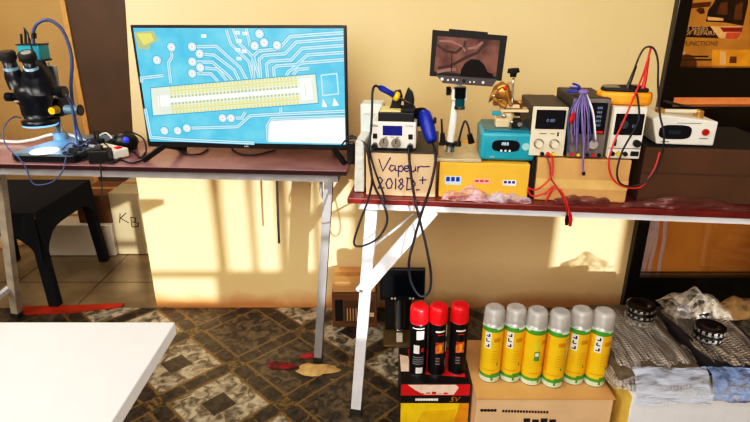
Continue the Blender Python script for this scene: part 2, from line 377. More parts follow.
# poster on the upper glass; its emission stands in for light from behind
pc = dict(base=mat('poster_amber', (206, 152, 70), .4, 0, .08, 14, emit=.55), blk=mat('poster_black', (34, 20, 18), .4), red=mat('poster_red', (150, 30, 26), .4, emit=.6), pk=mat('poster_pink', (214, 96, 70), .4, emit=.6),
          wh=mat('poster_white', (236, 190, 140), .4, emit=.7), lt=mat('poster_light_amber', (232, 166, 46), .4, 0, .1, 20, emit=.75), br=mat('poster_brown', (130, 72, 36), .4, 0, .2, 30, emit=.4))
YP = 2.15
def pp(px, py): p = atY(px, py, YP); return (p.x, p.z)
def zp(x, y): return pp(670 + x / 6.025, y / 6.025)
x0, _ = pp(690, 30); 
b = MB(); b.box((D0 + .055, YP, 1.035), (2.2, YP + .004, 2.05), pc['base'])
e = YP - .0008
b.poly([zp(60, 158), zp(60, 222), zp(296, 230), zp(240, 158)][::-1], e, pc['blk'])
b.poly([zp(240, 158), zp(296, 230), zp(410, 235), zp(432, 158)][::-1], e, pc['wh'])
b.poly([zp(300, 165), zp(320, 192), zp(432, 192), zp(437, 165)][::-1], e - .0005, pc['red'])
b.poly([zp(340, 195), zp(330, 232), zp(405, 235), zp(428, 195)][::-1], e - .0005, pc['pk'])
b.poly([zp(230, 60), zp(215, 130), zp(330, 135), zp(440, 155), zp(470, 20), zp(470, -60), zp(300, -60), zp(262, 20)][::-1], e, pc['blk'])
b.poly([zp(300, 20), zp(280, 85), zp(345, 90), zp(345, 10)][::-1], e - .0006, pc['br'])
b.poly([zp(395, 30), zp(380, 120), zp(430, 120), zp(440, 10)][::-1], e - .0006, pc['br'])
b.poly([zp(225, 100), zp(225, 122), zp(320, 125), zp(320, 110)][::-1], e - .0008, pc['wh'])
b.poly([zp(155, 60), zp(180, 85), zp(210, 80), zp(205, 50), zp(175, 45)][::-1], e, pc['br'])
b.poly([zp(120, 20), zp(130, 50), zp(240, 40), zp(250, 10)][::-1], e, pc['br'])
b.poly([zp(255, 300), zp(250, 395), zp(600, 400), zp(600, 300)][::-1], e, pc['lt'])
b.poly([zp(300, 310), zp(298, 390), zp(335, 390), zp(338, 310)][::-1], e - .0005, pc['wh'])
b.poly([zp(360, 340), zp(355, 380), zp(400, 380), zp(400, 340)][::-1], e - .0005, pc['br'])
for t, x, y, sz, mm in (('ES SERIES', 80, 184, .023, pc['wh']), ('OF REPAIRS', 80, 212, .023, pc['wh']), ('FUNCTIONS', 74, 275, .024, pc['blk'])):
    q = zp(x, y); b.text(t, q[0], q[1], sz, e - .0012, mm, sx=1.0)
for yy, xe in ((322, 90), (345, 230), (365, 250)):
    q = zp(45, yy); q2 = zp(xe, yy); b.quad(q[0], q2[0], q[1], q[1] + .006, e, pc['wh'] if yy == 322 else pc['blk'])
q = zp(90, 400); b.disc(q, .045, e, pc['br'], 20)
b.build('poster', label='amber poster with black and red banner behind the upper door glass', category='poster')

# ------------------------------------------------------------------ tables
def bar(b, p0, p1, w, t, m, up=(0, 1, 0)):
    p0 = Vector(p0); p1 = Vector(p1); d = (p1 - p0).normalized(); u = Vector(up); a = d.cross(u).normalized(); n = a.cross(d).normalized()
    vs = [p + a * sa * w / 2 + n * sb * t / 2 for p in (p0, p1) for sa, sb in ((-1, -1), (1, -1), (1, 1), (-1, 1))]
    b.add(vs, [(0, 1, 2, 3), (7, 6, 5, 4), (0, 4, 5, 1), (1, 5, 6, 2), (2, 6, 7, 3), (3, 7, 4, 0)], m)
L1 = 1.664; DP1 = .36
t = thing('folding_table', 'mahogany topped folding table with grey steel legs under the television', 'table', T1.w((0, 0, 0)), T1.rz)
b = MB(); b.box((0, 0, .733), (L1, DP1, ZT), mahog_refl, .003); b.box((0, -.002, .735), (L1, .004, .7485), mahog_e); b.build('tabletop', t)
b = MB(); b.box((.02, .012, .708), (L1 - .03, .03, .733), grey_metal); b.box((.02, DP1 - .03, .708), (L1 - .03, DP1 - .012, .733), grey_metal)
b.box((.02, .03, .708), (.035, DP1 - .03, .733), grey_metal); b.box((L1 - .045, .03, .708), (L1 - .03, DP1 - .03, .733), grey_metal); b.build('apron', t)
def leg1(top, foot, m, w=.03, t_=t, rubber=True):
    b = MB(); bar(b, top, foot, w, w, m); o = b.build('leg', t_)
    f = Vector(foot); d = (Vector(top) - f).normalized()
    b = MB(); bar(b, f - d * .002, f + d * .02, w + .004, w + .004, dgrey); b.build('foot_cap', o); return o
d0 = .035
ft = T1.onz(318, 360, .004); tp = T1.at(329, 183, ft.y); tp.z = .71
leg1(tp, (ft.x, ft.y, .004), grey_metal, .028)
fl = T1.onz(17, 316, .004); tl = T1.at(3, 176, .24); tl.z = .71
tl.x = fl.x - .0 ; tl = T1.at(4, 182, fl.y)
beige_metal = mat('worn_beige_metal', (184, 176, 160), .5, 0, .1, 20)
leg1((tl.x, fl.y, .71), (fl.x, fl.y, .004), beige_metal, .03)
leg1((tl.x + .03, .04, .71), (fl.x + .01, .04, .004), beige_metal, .03)
b = MB(); bar(b, (fl.x, fl.y, .14), (fl.x + .01, .04, .13), .02, .02, white_metal, (0, 0, 1)); b.build('stretcher', t)
b = MB(); p = T1.at(321, 181, d0); q = T1.at(331, 207, d0); pm = T1.at(322, 195, d0); b.tube([p, pm, q], .006, grey_metal); b.build('brace', t, label='curved steel brace')
p0 = T1.at(277.5, 178, .12); p1 = T1.at(279, 243, .12); b = MB(); b.tube([(p0.x, .12, .715), ((p0.x + p1.x) / 2, .12, .6), p1], .0045, dgrey, sub=2); b.build('hook', t, label='thin dark rod hanging under the tabletop')

L2 = 1.75; DP2 = .60
t2 = thing('folding_table', 'mahogany topped folding table with white legs carrying the repair equipment', 'table', T2.w((0, 0, 0)), T2.rz)
b = MB(); b.box((0, 0, .733), (L2, DP2, ZT), mahog, .003); b.build('tabletop', t2)
b = MB(); b.box((.03, .012, .714), (L2, .03, .733), white_metal); b.box((.03, DP2 - .03, .708), (L2, DP2 - .012, .733), white_metal); b.box((.03, .03, .708), (.045, DP2 - .03, .733), white_metal); b.build('apron', t2)
f = T2.onz(356, 411, .004); tp = T2.at(372, 210, f.y); tp.z = .71
leg1((tp.x, f.y, .71), (f.x, f.y, .004), white_metal, .032, t2)
leg1((L2 - .1, .03, .71), (L2 - .06, .03, .004), white_metal, .032, t2); leg1((L2 - .1, .55, .71), (L2 - .06, .55, .004), white_metal, .032, t2)
b = MB(); p = T2.at(433, 206, .028); q = T2.at(361, 291, .02); bar(b, (p.x, .028, .715), (q.x, .012, q.z), .036, .01, white_metal)
b.box((q.x - .002, .002, q.z + .004), (q.x + .008, .008, q.z + .014), silver); b.build('brace', t2, label='wide white diagonal brace')
b = MB(); p = T2.at(414, 214, .3); q = T2.at(374, 246, .2); b.tube([p, q], .004, white_metal, sub=0); b.build('brace_rod', t2)

# white table in the near left corner
C = atZ(175, 322, .74); t3 = thing('white_table', 'plain white tabletop filling the near left corner', 'table', (C.x, 0, 0))
wt = mat('white_laminate', (190, 189, 188), .35, 0, .01)
b = MB(); b.box((-1.3, .02, .716), (0, C.y, .74), wt, .002); b.build('tabletop', t3)
for x, y in ((-.12, C.y - .1), (-1.2, C.y - .1), (-1.2, .12), (-.12, .12)):
    b = MB(); b.box((x - .02, y - .02, 0), (x + .02, y + .02, .716), wt, .003); b.build('leg', t3)

# ------------------------------------------------------------------ television
TD = .10
tl_, br_ = T1.at(131.5, 22, TD), T1.at(346, 150, TD); bl = T1.at(145, 146, TD); tr = T1.at(347.5, 28, TD)
X0 = (tl_.x + bl.x) / 2 + .002; X1 = (tr.x + br_.x) / 2 + .003; Z0 = (bl.z + br_.z) / 2 - .002; Z1 = (tl_.z + tr.z) / 2
tv = thing('television', 'flat screen television showing a magnified blue circuit board', 'television', T1.w((0, 0, 0)), T1.rz)
b = MB(); b.box((X0, TD, Z0), (X1, TD + .012, Z1), black, .003); b.box((X0 + .06, TD + .012, Z0 + .03), (X1 - .06, TD + .05, Z0 + .28), black, .01)
b.text('LG', (X0 + X1) / 2 - .008, Z0 + .006, .011, TD - .0012, label_w); b.build('television_body', tv)
bz = .0095; sx0, sx1, sz0, sz1 = X0 + bz, X1 - bz, Z0 + .019, Z1 - bz
def E(n, c, s=1.0, c2=None):
    m = mat(n, c, .25, 0, .02, 14, emit=s, c2=c2); nt = m.node_tree; p = nt.nodes['Principled BSDF']; nt.links.remove(p.inputs['Base Color'].links[0]); p.inputs['Base Color'].default_value = (.01, .015, .02, 1); return m
scr = dict(base=E('screen_blue', (84, 184, 222), 1, (118, 206, 232)), lt=E('screen_light', (196, 232, 240)), dk=E('screen_deep_blue', (60, 150, 192)), yl=E('screen_yellow', (226, 218, 110)), wh=E('screen_white', (250, 252, 250)), pl=E('screen_pale', (214, 232, 222)), gy=E('screen_grey', (176, 186, 130)), pk=E('screen_pink', (236, 190, 170)), cn=E('screen_connector', (226, 236, 212)))
ex = T1.at(131.5, 22, TD)
def S(x, y):
    """picture position inside the television's own quad -> screen plane"""
    px = 120 + x / 2.6375; py = 10 + y / 2.6375
    v = 0
    for _ in range(3):
        xl = 133 + (146.5 - 133) * v; xr = 347.5 + (344 - 347.5) * v; uu = (px - xl) / (xr - xl); yt = 22 + 5.5 * uu; yb = 145.5 + 4.5 * uu; v = (py - yt) / (yb - yt)
    return (min(max(X0 + (X1 - X0) * uu, sx0 + .001), sx1 - .001), min(max(Z1 - (Z1 - Z0) * v, sz0 + .001), sz1 - .001))
b = MB(); ly = TD - .0006
b.quad(sx0, sx1, sz0, sz1, ly, scr['base'])
PX = .00345
def tr_(pts, w=4.2, core=True):
    P = [S(*p) for p in pts]; b.ribbon(P, w * PX * .98, ly - .0003, scr['dk']); b.ribbon(P, w * PX * .74, ly - .0005, scr['lt'])
    if core: b.ribbon(P, w * PX * .2, ly - .0007, scr['base'])
def pad(x, y, r=3.6):
    c = S(x, y); b.disc(c, r * PX * 1.3, ly - .0008, scr['dk']); b.disc(c, r * PX * 1.12, ly - .0009, scr['lt']); b.disc(c, r * PX * .62, ly - .0011, scr['wh']); b.disc(c, r * PX * .3, ly - .0013, scr['pk'], 8)
for p in ([(143, 90), (143, 115), (133, 130), (137, 182)], [(198, 90), (262, 90), (322, 145), (338, 178)], [(217, 108), (255, 112), (305, 150), (318, 178)], [(197, 128), (250, 130), (290, 165), (300, 178)],
          [(217, 143), (262, 148), (285, 178)], [(195, 158), (245, 160), (262, 180)], [(290, 50), (300, 85), (345, 130), (354, 175)], [(308, 48), (318, 80), (358, 120), (370, 172)], [(342, 48), (350, 90)],
          [(374, 172), (372, 125), (385, 115), (440, 112), (470, 84), (592, 78)], [(392, 172), (390, 138), (400, 130), (455, 128), (484, 100), (592, 95)], [(410, 172), (408, 148), (418, 142), (468, 140), (498, 116), (592, 112)],
          [(440, 168), (446, 158), (480, 136), (592, 130)], [(356, 172), (356, 118), (372, 104), (425, 100), (455, 70), (592, 64)], [(458, 166), (470, 152), (500, 150)], [(175, 305), (308, 302), (342, 272), (420, 268), (592, 262)],
          [(292, 278), (320, 278), (330, 262)], [(60, 180), (60, 168), (118, 162)], [(64, 250), (78, 330), (160, 338), (350, 350)], [(422, 266), (422, 250)], [(385, 340), (385, 300), (398, 280), (592, 276)]): tr_(p)
for p in ((143, 90), (198, 90), (217, 108), (197, 128), (217, 143), (195, 158), (376, 62), (387, 84), (362, 91), (420, 91), (103, 122), (270, 278), (292, 278), (175, 305), (115, 312), (150, 312)): pad(*p)
b.poly([S(392, 292), S(398, 286), S(592, 280), S(592, 350), S(386, 344)][::-1], ly - .0012, scr['wh'])
b.poly([S(46, 50), S(98, 48), S(108, 72), S(88, 82), S(84, 94), S(54, 92)][::-1], ly - .0009, scr['gy']); b.poly([S(52, 54), S(90, 54), S(98, 72), S(70, 84)][::-1], ly - .0011, scr['yl'])
for x, y in ((230, 64), (318, 58), (322, 78), (318, 100), (334, 104), (320, 122), (338, 60)): c = S(x, y); b.quad(c[0] - .008, c[0] + .008, c[1] - .005, c[1] + .005, ly - .0009, scr['wh']); b.quad(c[0] - .006, c[0] + .003, c[1] - .003, c[1] + .002, ly - .0011, scr['lt'])
# connector
def Q(u, v): # u 0..1 along, v 0..1 down
    x = 82 + u * 434; y = 194 - 30 * u + v * 76; return S(x + 4 * v, y)
b.poly([Q(0, 0), Q(1, 0), Q(1, 1), Q(0, 1)][::-1], ly - .0009, scr['cn'])
b.ribbon([Q(0, 0), Q(1, 0), Q(1, 1), Q(0, 1)], .003, ly - .0011, scr['dk'], True); b.ribbon([Q(.04, .16), Q(.95, .12), Q(.96, .88), Q(.05, .86)], .003, ly - .0011, scr['pl'], True)
b.poly([Q(.04, .3), Q(.11, .3), Q(.11, .7), Q(.04, .7)][::-1], ly - .0012, scr['wh']); b.poly([Q(.11, .42), Q(.9, .42), Q(.9, .58), Q(.11, .58)][::-1], ly - .0012, scr['wh']); b.poly([Q(.9, .12), Q(.97, .12), Q(.97, .86), Q(.9, .86)][::-1], ly - .0012, scr['wh'])
for v0, v1, mm in ((.02, .12, 'yl'), (.22, .30, 'yl'), (.34, .42, 'gy'), (.58, .66, 'gy'), (.70, .78, 'yl'), (.88, .98, 'yl')):
    for k in range(36):
        u = .12 + k * .0215; b.poly([Q(u, v0), Q(u + .012, v0), Q(u + .012, v1), Q(u, v1)][::-1], ly - .0014, scr[mm])
for v in (.17, .82): b.ribbon([Q(.12, v), Q(.89, v)], .0045, ly - .0013, scr['yl'])
b.ribbon([Q(.05, .3), Q(.05, .72)], .003, ly - .0014, scr['yl']); b.ribbon([Q(.93, .3), Q(.93, .72)], .003, ly - .0014, scr['yl'])
b.ribbon([S(530, 168), S(570, 164), S(572, 216), S(532, 220)], .004, ly - .0012, scr['lt'], True); b.poly([S(532, 228), S(542, 250), S(528, 250)][::-1], ly - .001, scr['wh']); b.poly([S(560, 226), S(572, 246), S(555, 248)][::-1], ly - .001, scr['wh'])
b.build('screen', tv)
for (ax, ay), (tx, ty), (qx, qy) in (((165, 148), (143, 161), (172, 152)), ((334, 149), (345, 164), (331, 153))):
    a = T1.at(ax, ay, TD + .004); f1 = T1.onz(tx, ty, ZT + .004); f2 = T1.onz(qx, qy - 1, ZT + .004); f2.y = min(f2.y, DP1 - .05)
    b = MB(); a.z = Z0 + .004
    bar(b, a, f1, .011, .016, black, (0, 0, 1)); bar(b, a, (a.x + (a.x - f1.x) * .35, TD + .12, ZT + .005), .011, .016, black, (0, 0, 1)); b.build('stand_foot', tv)
b = MB(); z = ZT + .004
b.tube([T1.onz(176, 148, z), T1.onz(186, 154, z), T1.onz(200, 154, z), T1.onz(208, 149, z)], .003, cordb)
b.build('cable', None, T1.w((0, 0, 0)), T1.rz, label='black cable looping out under the left half of the television', category='cable', group='cables under the television')
b = MB(); b.tube([T1.onz(232, 149, z), T1.onz(241, 154, z), T1.onz(255, 155, z), T1.onz(275, 150, z)], .003, cordb)
b.build('cable', None, T1.w((0, 0, 0)), T1.rz, label='black cable looping out under the middle of the television', category='cable', group='cables under the television')

# ------------------------------------------------------------------ stereo microscope (left)
ms = thing('stereo_microscope', 'black stereo microscope with lit white stage and turquoise camera on the left table', 'microscope', T1.w((0, 0, 0)), T1.rz)
steel = mat('blue_lit_steel', (120, 152, 176), .3, .3, .05)  # blue of the ring light put into the steel colour
mbk = mat('microscope_black', (16, 22, 34), .28, 0, .1)
DM = .15
def m(px, py, d=DM): return T1.at(px, py, d)
a = m(12, 160, .03); c = m(76, 160, .03); zb = ZT
b = MB(); b.prism([(a.x, .035), (a.x + .02, .02), (c.x, .02), (c.x + .008, .035), (c.x + .002, .3), (c.x - .02, .33), (a.x + .05, .33), (a.x + .035, .31)], zb + .003, zb + .026, mbk, 'z', .003)
b.build('base', ms)
b = MB(); b.prism([(a.x + .006, .04), (a.x + .022, .026), (c.x - .004, .026), (c.x + .003, .04), (c.x - .002, .296), (c.x - .022, .322), (a.x + .052, .322), (a.x + .04, .305)], zb + .026, zb + .03, steel, 'z'); b.build('base_plate', ms)
sc_ = T1.onz(45, 151, zb + .032); 
b = MB(); b.lathe([(.046, 0), (.046, .003), (.043, .005)], mat('white_stage', (246, 250, 250), .5, emit=.3), (sc_.x, sc_.y, zb + .03), 32); b.build('stage_disc', ms)  # disc emits in place of the ring light falling on it
pb = T1.onz(60, 142, zb + .03); pb.y = .24; pb.x = m(61, 140, .24).x
b = MB(); b.cyl((pb.x, pb.y, zb + .03), (pb.x, pb.y, zb + .055), .024, steel); b.cyl((pb.x, pb.y, zb + .05), (pb.x, pb.y, m(60, 62, .24).z), .013, silver); b.build('pole', ms)
# focus arm and yellow knob
z_arm = m(60, 108, .22).z
b = MB(); b.box((pb.x - .028, pb.y - .03, z_arm - .03), (pb.x + .045, pb.y + .03, z_arm + .035), mbk, .006); b.box((pb.x - .05, pb.y - .09, z_arm + .0), (pb.x + .0, pb.y - .02, z_arm + .03), mbk, .004); b.build('focus_arm', ms)
q = m(51.5, 111, .10); b = MB(); b.cyl((q.x, .10, q.z), (q.x, .13, q.z), .012, yel, .014); b.build('focus_knob', ms, label='yellow knob')
q = m(66, 110, .14); b = MB(); b.cyl((q.x - .005, .15, q.z), (q.x + .05, .14, q.z), .016, steel); b.cyl((q.x + .05, .14, q.z), (q.x + .055, .14, q.z), .019, mbk); b.build('focus_knob', ms, label='steel knob')
# head body (a loft down to the objective)
h0 = m(39, 117); b = MB(); cx = h0.x
prof = [(.046, m(39, 117).z), (.050, m(39, 112).z), (.050, m(39, 104).z), (.056, m(39, 102).z), (.058, m(39, 90).z), (.052, m(39, 84).z)]
b.lathe(prof, mbk, (cx, DM, 0), 28); b.build('head', ms)
b = MB(); b.box((m(16, 100, DM - .04).x, DM - .052, m(20, 100).z), (m(40, 100).x, DM - .05, m(20, 98.5).z), silver, .0005); 
b.build('scale_mark', ms)
b = MB(); rz = m(39, 123).z
b.lathe([(.052, rz - .008), (.056, rz - .006), (.056, rz + .012), (.048, rz + .016), (.030, rz + .016), (.030, rz - .006)], mbk, (cx, DM, 0), 32, False)
o = b.build('ring_light', ms)
b = MB(); b.lathe([(.033, rz - .0085), (.050, rz - .0085), (.050, rz - .0065), (.033, rz - .0065)], led_w, (cx, DM, 0), 32, False); b.lathe([(.0525, rz - .0086), (.0568, rz - .006), (.0568, rz - .002)], mat('ring_diffuser_blue', (120, 180, 235), .3, emit=1.0), (cx, DM, 0), 32, False); b.build('led_ring', o)  # blue emissive band added outside so the ring's glow shows
q = m(10, 97); b = MB(); b.cyl((q.x - .012, DM, q.z), (q.x + .012, DM, q.z), .015, mbk); b.cyl((q.x + .01, DM, q.z), (m(22, 97).x, DM, q.z), .008, mbk); b.build('zoom_knob', ms)
q = m(61, 92); b = MB(); b.cyl((m(50, 92).x, DM, q.z), (q.x + .012, DM, q.z), .013, mbk); b.cyl((q.x - .008, DM, q.z), (q.x + .016, DM, q.z), .02, mbk); b.build('zoom_knob', ms)
# upper prism body, leaning back to the left
b = MB(); p0 = m(40, 88, DM); p1 = m(36, 70, DM - .02)
b.loft([(p0, .055), (m(38, 78, DM - .01), .052), (m(36, 68, DM - .02), .036), (m(35, 62, DM - .03), .02)], mbk, 24); b.build('prism_housing', ms)
for (ax, ay), (bx, by), dd in (((18, 88), (6, 52), -.03), ((38, 84), (26, 53), -.06)):
    A = m(ax, ay, DM + dd * .3); B = m(bx, by, DM + dd); v = B - A
    b = MB(); b.loft([(A, .027), (A + v * .35, .029), (A + v * .5, .024), (A + v * .55, .021), (A + v * .8, .021)], mbk, 22)
    o = b.build('eyepiece_tube', ms)
    b = MB(); b.loft([(A + v * .78, .024), (A + v * .84, .027), (A + v * .97, .027), (A + v * 1.02, .022)], blackm, 22); b.loft([(A + v * 1.0, .016), (A + v * 1.025, .016)], lcd_dk, 16); b.build('eyepiece', o)
    b = MB(); b.loft([(A + v * .52, .0245), (A + v * .60, .0245)], steel, 22); b.build('focus_collar', o)
# camera on trinocular port
q0 = m(43, 66, DM + .04); 
b = MB(); b.cyl(m(48, 84, DM + .03), m(38, 60, DM + .04), .02, mbk); b.build('camera_port', ms)
a = m(20, 44, DM + .04); c = m(45, 60, DM + .04)
cmr = MB(); cmr.box((a.x, DM + .02, c.z), (c.x, DM + .075, a.z), teal, .004); cb = cmr.build('camera', ms, label='turquoise camera box')
b = MB(); b.box((a.x - .001, DM + .018, c.z - .004), (c.x + .001, DM + .077, c.z + .002), black); b.box((a.x - .001, DM + .018, a.z - .003), (c.x + .001, DM + .077, a.z + .001), black); b.build('end_plate', cb)
b = MB()
for px, h in ((22, 34), (26, 29), (30, 38)): q = m(px, 45, DM + .05); q1 = m(px - 1, h, DM + .05); b.tube([q, q1], .004, black, sub=0)
b.build('plug', cb)
b = MB(); b.tube([m(24, 28, DM + .05), m(28, 34, DM + .03), m(30, 44, DM + .01), m(36, 58, DM)], .0025, cordb); b.build('cord', cb)
b = MB()
for px in (47, 51, 55): b.tube([m(px, 66, DM + .06), m(px + 3, 86, DM + .06)], .006, label_w if px != 51 else steel, sub=0)
b.build('heat_sink', cb, label='pale finned block')
b = MB(); b.tube([m(34, 46, DM + .05), m(33, 34, DM + .05), m(37, 24, DM + .05), m(48, 20, DM + .06), m(60, 27, DM + .07), m(68, 42, DM + .08), m(72, 62, DM + .08), m(71, 85, DM + .08), m(73, 105, DM + .08), m(76, 125, DM + .07), m(82, 142, DM + .04)], .0055, bcable, 8)
b.cyl(m(34, 38, DM + .05), m(34, 33, DM + .05), .008, black); b.build('camera_cable', ms, label='thick blue grey arched cable')
b = MB(); b.tube([m(66, 95, .1), m(71, 104, .12), m(74, 120, .12), m(76, 136, .12), m(79, 148, .08)], .004, bcable); b.build('ring_light_cord', ms)
b = MB(); b.tube([m(22, 118, .1), m(14, 117, .08), m(6, 124, .03), m(3, 136, -.0), m(8, 148, -.015), m(18, 157, -.02), m(26, 168, -.02), m(31, 181, -.02), m(38, 185, -.02), m(52, 182, -.02), m(62, 172, -.02), m(66, 158, 0), m(69, 148, .04)], .0022, bcable, 6); b.build('ring_light_cord', ms)
# small light point inside the ring comes from led_w

# cables, power strip and adapters on left table
fr = dict(loc=T1.w((0, 0, 0)), rz=T1.rz)
def cable(pts, r, mm, label, name='cable', group=None, frame=T1, cat='cable'):
    b = MB(); b.tube(pts, r, mm, 8); o = b.build(name, None, frame.w((0, 0, 0)), frame.rz, label=label, category=cat)
    if group: o['group'] = group
    return o
cable([m(-12, 140, .27), m(0, 141, .27), m(18, 142, .27), m(36, 139, .27), m(50, 135, .28), m(66, 134, .27), m(84, 140, .22), m(96, 148, .18)], .0055, wcable, 'white cable running behind the microscope pole')
def brick(px, py, d, w, h, dp, mm, label, name='power_adapter', rz=0, cat='adapter'):
    p = T1.at(px, py, d); o = thing(name, label, cat, T1.w((p.x, p.y, ZT)), T1.rz + rz)
    b = MB(); b.box((-w / 2, -dp / 2, 0.001), (w / 2, dp / 2, h), mm, .004, seg=3); b.build('housing', o)
    return o
o = brick(101, 158, .045, .065, .045, .05, black, 'black power adapter at the table edge right of the microscope', rz=.2)
b = MB(); b.box((-.012, -.018, .045), (.012, .004, .058), dgrey, .002); b.build('plug', o)
o = brick(97, 148, .17, .05, .05, .04, black, 'black adapter plugged in behind the front one', rz=-.3)
b = MB(); b.cyl((0, 0, .05), (-.01, .01, .075), .004, black); b.cyl((.012, 0, .05), (.02, 0, .08), .004, black); b.build('plug', o)
ps = thing('power_strip', 'white power strip lying askew beside the black adapters', 'power strip', T1.w((T1.onz(112, 152, ZT).x, .14, ZT)), T1.rz - .5)
b = MB(); b.box((-.10, -.028, .002), (.10, .028, .034), whitep, .006, seg=3); b.build('housing', ps)
for k in range(2):
    b = MB(); b.cyl((-.05 + k * .045, 0, .034), (-.05 + k * .045, 0, .0352), .016, cream); b.build('socket', ps)
b = MB(); b.box((.07, -.01, .034), (.09, .01, .04), redp, .002); b.build('switch', ps)
o = thing('computer_mouse', 'small black mouse with a blue glow beside the television', 'mouse', T1.w((T1.onz(131, 146, ZT).x + .01, .22, ZT)), T1.rz)
b = MB(); b.sph((0, 0, .03), .048, black, (1.0, .8, .75)); b.box((-.03, -.02, 0), (.03, .03, .02), black, .004); b.build('shell', o)
b = MB(); b.sph((.018, -.026, .042), .011, mat('blue_glow', (40, 60, 230), .3, emit=.8)); b.build('wheel', o, label='blue lit wheel')
G = 'cables tangled on the left table'
z = ZT + .004; on = lambda px, py, zz=z: T1.onz(px, py, zz)
cable([on(146, 152), on(140, 158), on(134, 152), on(126, 153), on(118, 160), on(108, 163)], .003, cordb, 'black cable curling from the television to the black mouse', group=G)
cable([on(74, 157), on(83, 160), on(90, 157), on(100, 161), on(112, 163), on(120, 159)], .003, cordb, 'black cable lying along the table edge in front of the adapter', group=G)
cable([on(143, 160), on(132, 163), on(122, 160), on(116, 157)], .003, cordb, 'short black cable by the left foot of the television', group=G)
cable([m(116, 150, .18), m(118, 138, .2), m(126, 132, .22), m(136, 134, .24), m(144, 140, .2), m(146, 152, .16), m(140, 156, .15)], .0028, cordb, 'black cable hooped over the black mouse', group=G)
cable([m(86, 150, .12), m(90, 140, .14), m(93, 146, .15), m(92, 154, .1)], .003, bcable, 'short blue cable standing up beside the adapters', group=G)
cable([m(100, 162, -.005), m(101, 172, -.012), m(102, 190, -.012), m(101, 200, -.01)], .0022, cordb, 'thin black cable hanging over the table edge above the chair', group=G)
cable([m(62, 150, .05), m(70, 143, .07), m(80, 146, .08), m(90, 141, .1), m(100, 145, .12), m(106, 152, .1)], .0026, bcable, 'blue lead arching from the microscope base to the adapters', group=G)
cable([m(84, 152, .06), m(88, 144, .08), m(96, 140, .1), m(104, 143, .12), m(110, 150, .1), m(106, 157, .03)], .0024, cordb, 'thin black lead arching over the black adapters', group=G)
cable([m(98, 136, .24), m(106, 133, .24), m(112, 138, .22), m(118, 144, .2), m(124, 150, .16)], .0026, wcable, 'short white lead ending at the power strip', group=G)
# coiled clip cluster right of the base
o = thing('cable_coil', 'small dark coil of wire lying on the microscope base corner', 'cable', T1.w((0, 0, 0)), T1.rz)
for k in range(4):
    c0 = on(70 + 5 * k, 153 - 2.5 * k, ZT + .035); b = MB(); b.tube([(c0.x + .022 * math.cos(t * .9), c0.y + .012 * math.sin(t * .9), c0.z + .004 * k) for t in range(8)], .0035, cordb); b.build('loop', o)
# charger plugged in right of the television (partly hidden)
o = thing('wall_charger', 'black charger with coiled lead between television and white carton', 'charger', T1.w((T1.at(351, 150, .1).x, .09, ZT)), T1.rz)
b = MB(); b.box((-.012, -.012, .0), (.014, .012, .075), black, .004); b.build('housing', o)
b = MB(); b.tube([(-.002, -.01, .07), (-.012, -.014, .09), (.01, -.02, .098), (.028, -.02, .085), (.02, -.015, .06)], .003, cordb); b.build('cord', o)

# ------------------------------------------------------------------ chair and boxes under the left table
ch = thing('plastic_chair', 'dark navy moulded plastic chair tucked under the left table', 'chair', (-1.65, 2.33, 0))
sx, sy = .235, .235
b = MB(); n = 10; vs = []; fs = []
for i in range(n + 1):
    for j in range(n + 1):
        u = i / n * 2 - 1; v = j / n * 2 - 1; vs.append((u * sx, v * (sy + .0), .442 - .012 * (1 - u * u) * (1 - v * v) + .0))
for i in range(n):
    for j in range(n): k = i * (n + 1) + j; fs.append((k, k + n + 1, k + n + 2, k + 1))
b.add(vs, fs, navy, True)
# skirt: arched between the legs
def skirt(P, Q_, nrm):
    vs = []; 
    for i in range(13):
        t = i / 12; p = Vector(P).lerp(Vector(Q_), t); drop = .095 + .14 * (abs(2 * t - 1) ** 5)
        vs += [(p.x, p.y, .442), (p.x + nrm[0] * .012, p.y + nrm[1] * .012, .442 - drop)]
    b.add(vs, [(2 * i, 2 * i + 1, 2 * i + 3, 2 * i + 2) for i in range(12)], navy, True)
skirt((-sx, -sy, 0), (sx, -sy, 0), (0, -1)); skirt((sx, -sy, 0), (sx, sy, 0), (1, 0)); skirt((sx, sy, 0), (-sx, sy, 0), (0, 1)); skirt((-sx, sy, 0), (-sx, -sy, 0), (-1, 0))
b.build('seat', ch)
for ix in (-1, 1):
    for iy in (-1, 1):
        b = MB(); p0 = (ix * (sx - .025), iy * (sy - .025), .40); p1 = (ix * (sx + .0), iy * (sy - .005), 0.004); bar(b, p0, p1, .042, .036, navy, (0, 1, 0)); b.build('leg', ch)
b = MB(); pts = []
for i in range(9):
    t = i / 8; pts += [(-sx - .10 * t - .004, -sy * (.95 - .15 * t), .44 + .38 * t), (-sx - .12 * t - .012, 0, .44 + .40 * t), (-sx - .10 * t - .004, sy * (.95 - .15 * t), .44 + .38 * t)]
b.add(pts, [(3 * i + j, 3 * i + j + 1, 3 * i + j + 4, 3 * i + j + 3) for i in range(8) for j in (0, 1)], navy, True); b.build('backrest', ch)
q = atY(89, 196, 2.1); b = MB(); b.ribbon([(sx - .12, .36), (sx - .09, .40)], .004, -sy - .012, label_w); b.ribbon([(sx - .12, .40), (sx - .095, .36)], .004, -sy - .012, label_w); b.bm.free()

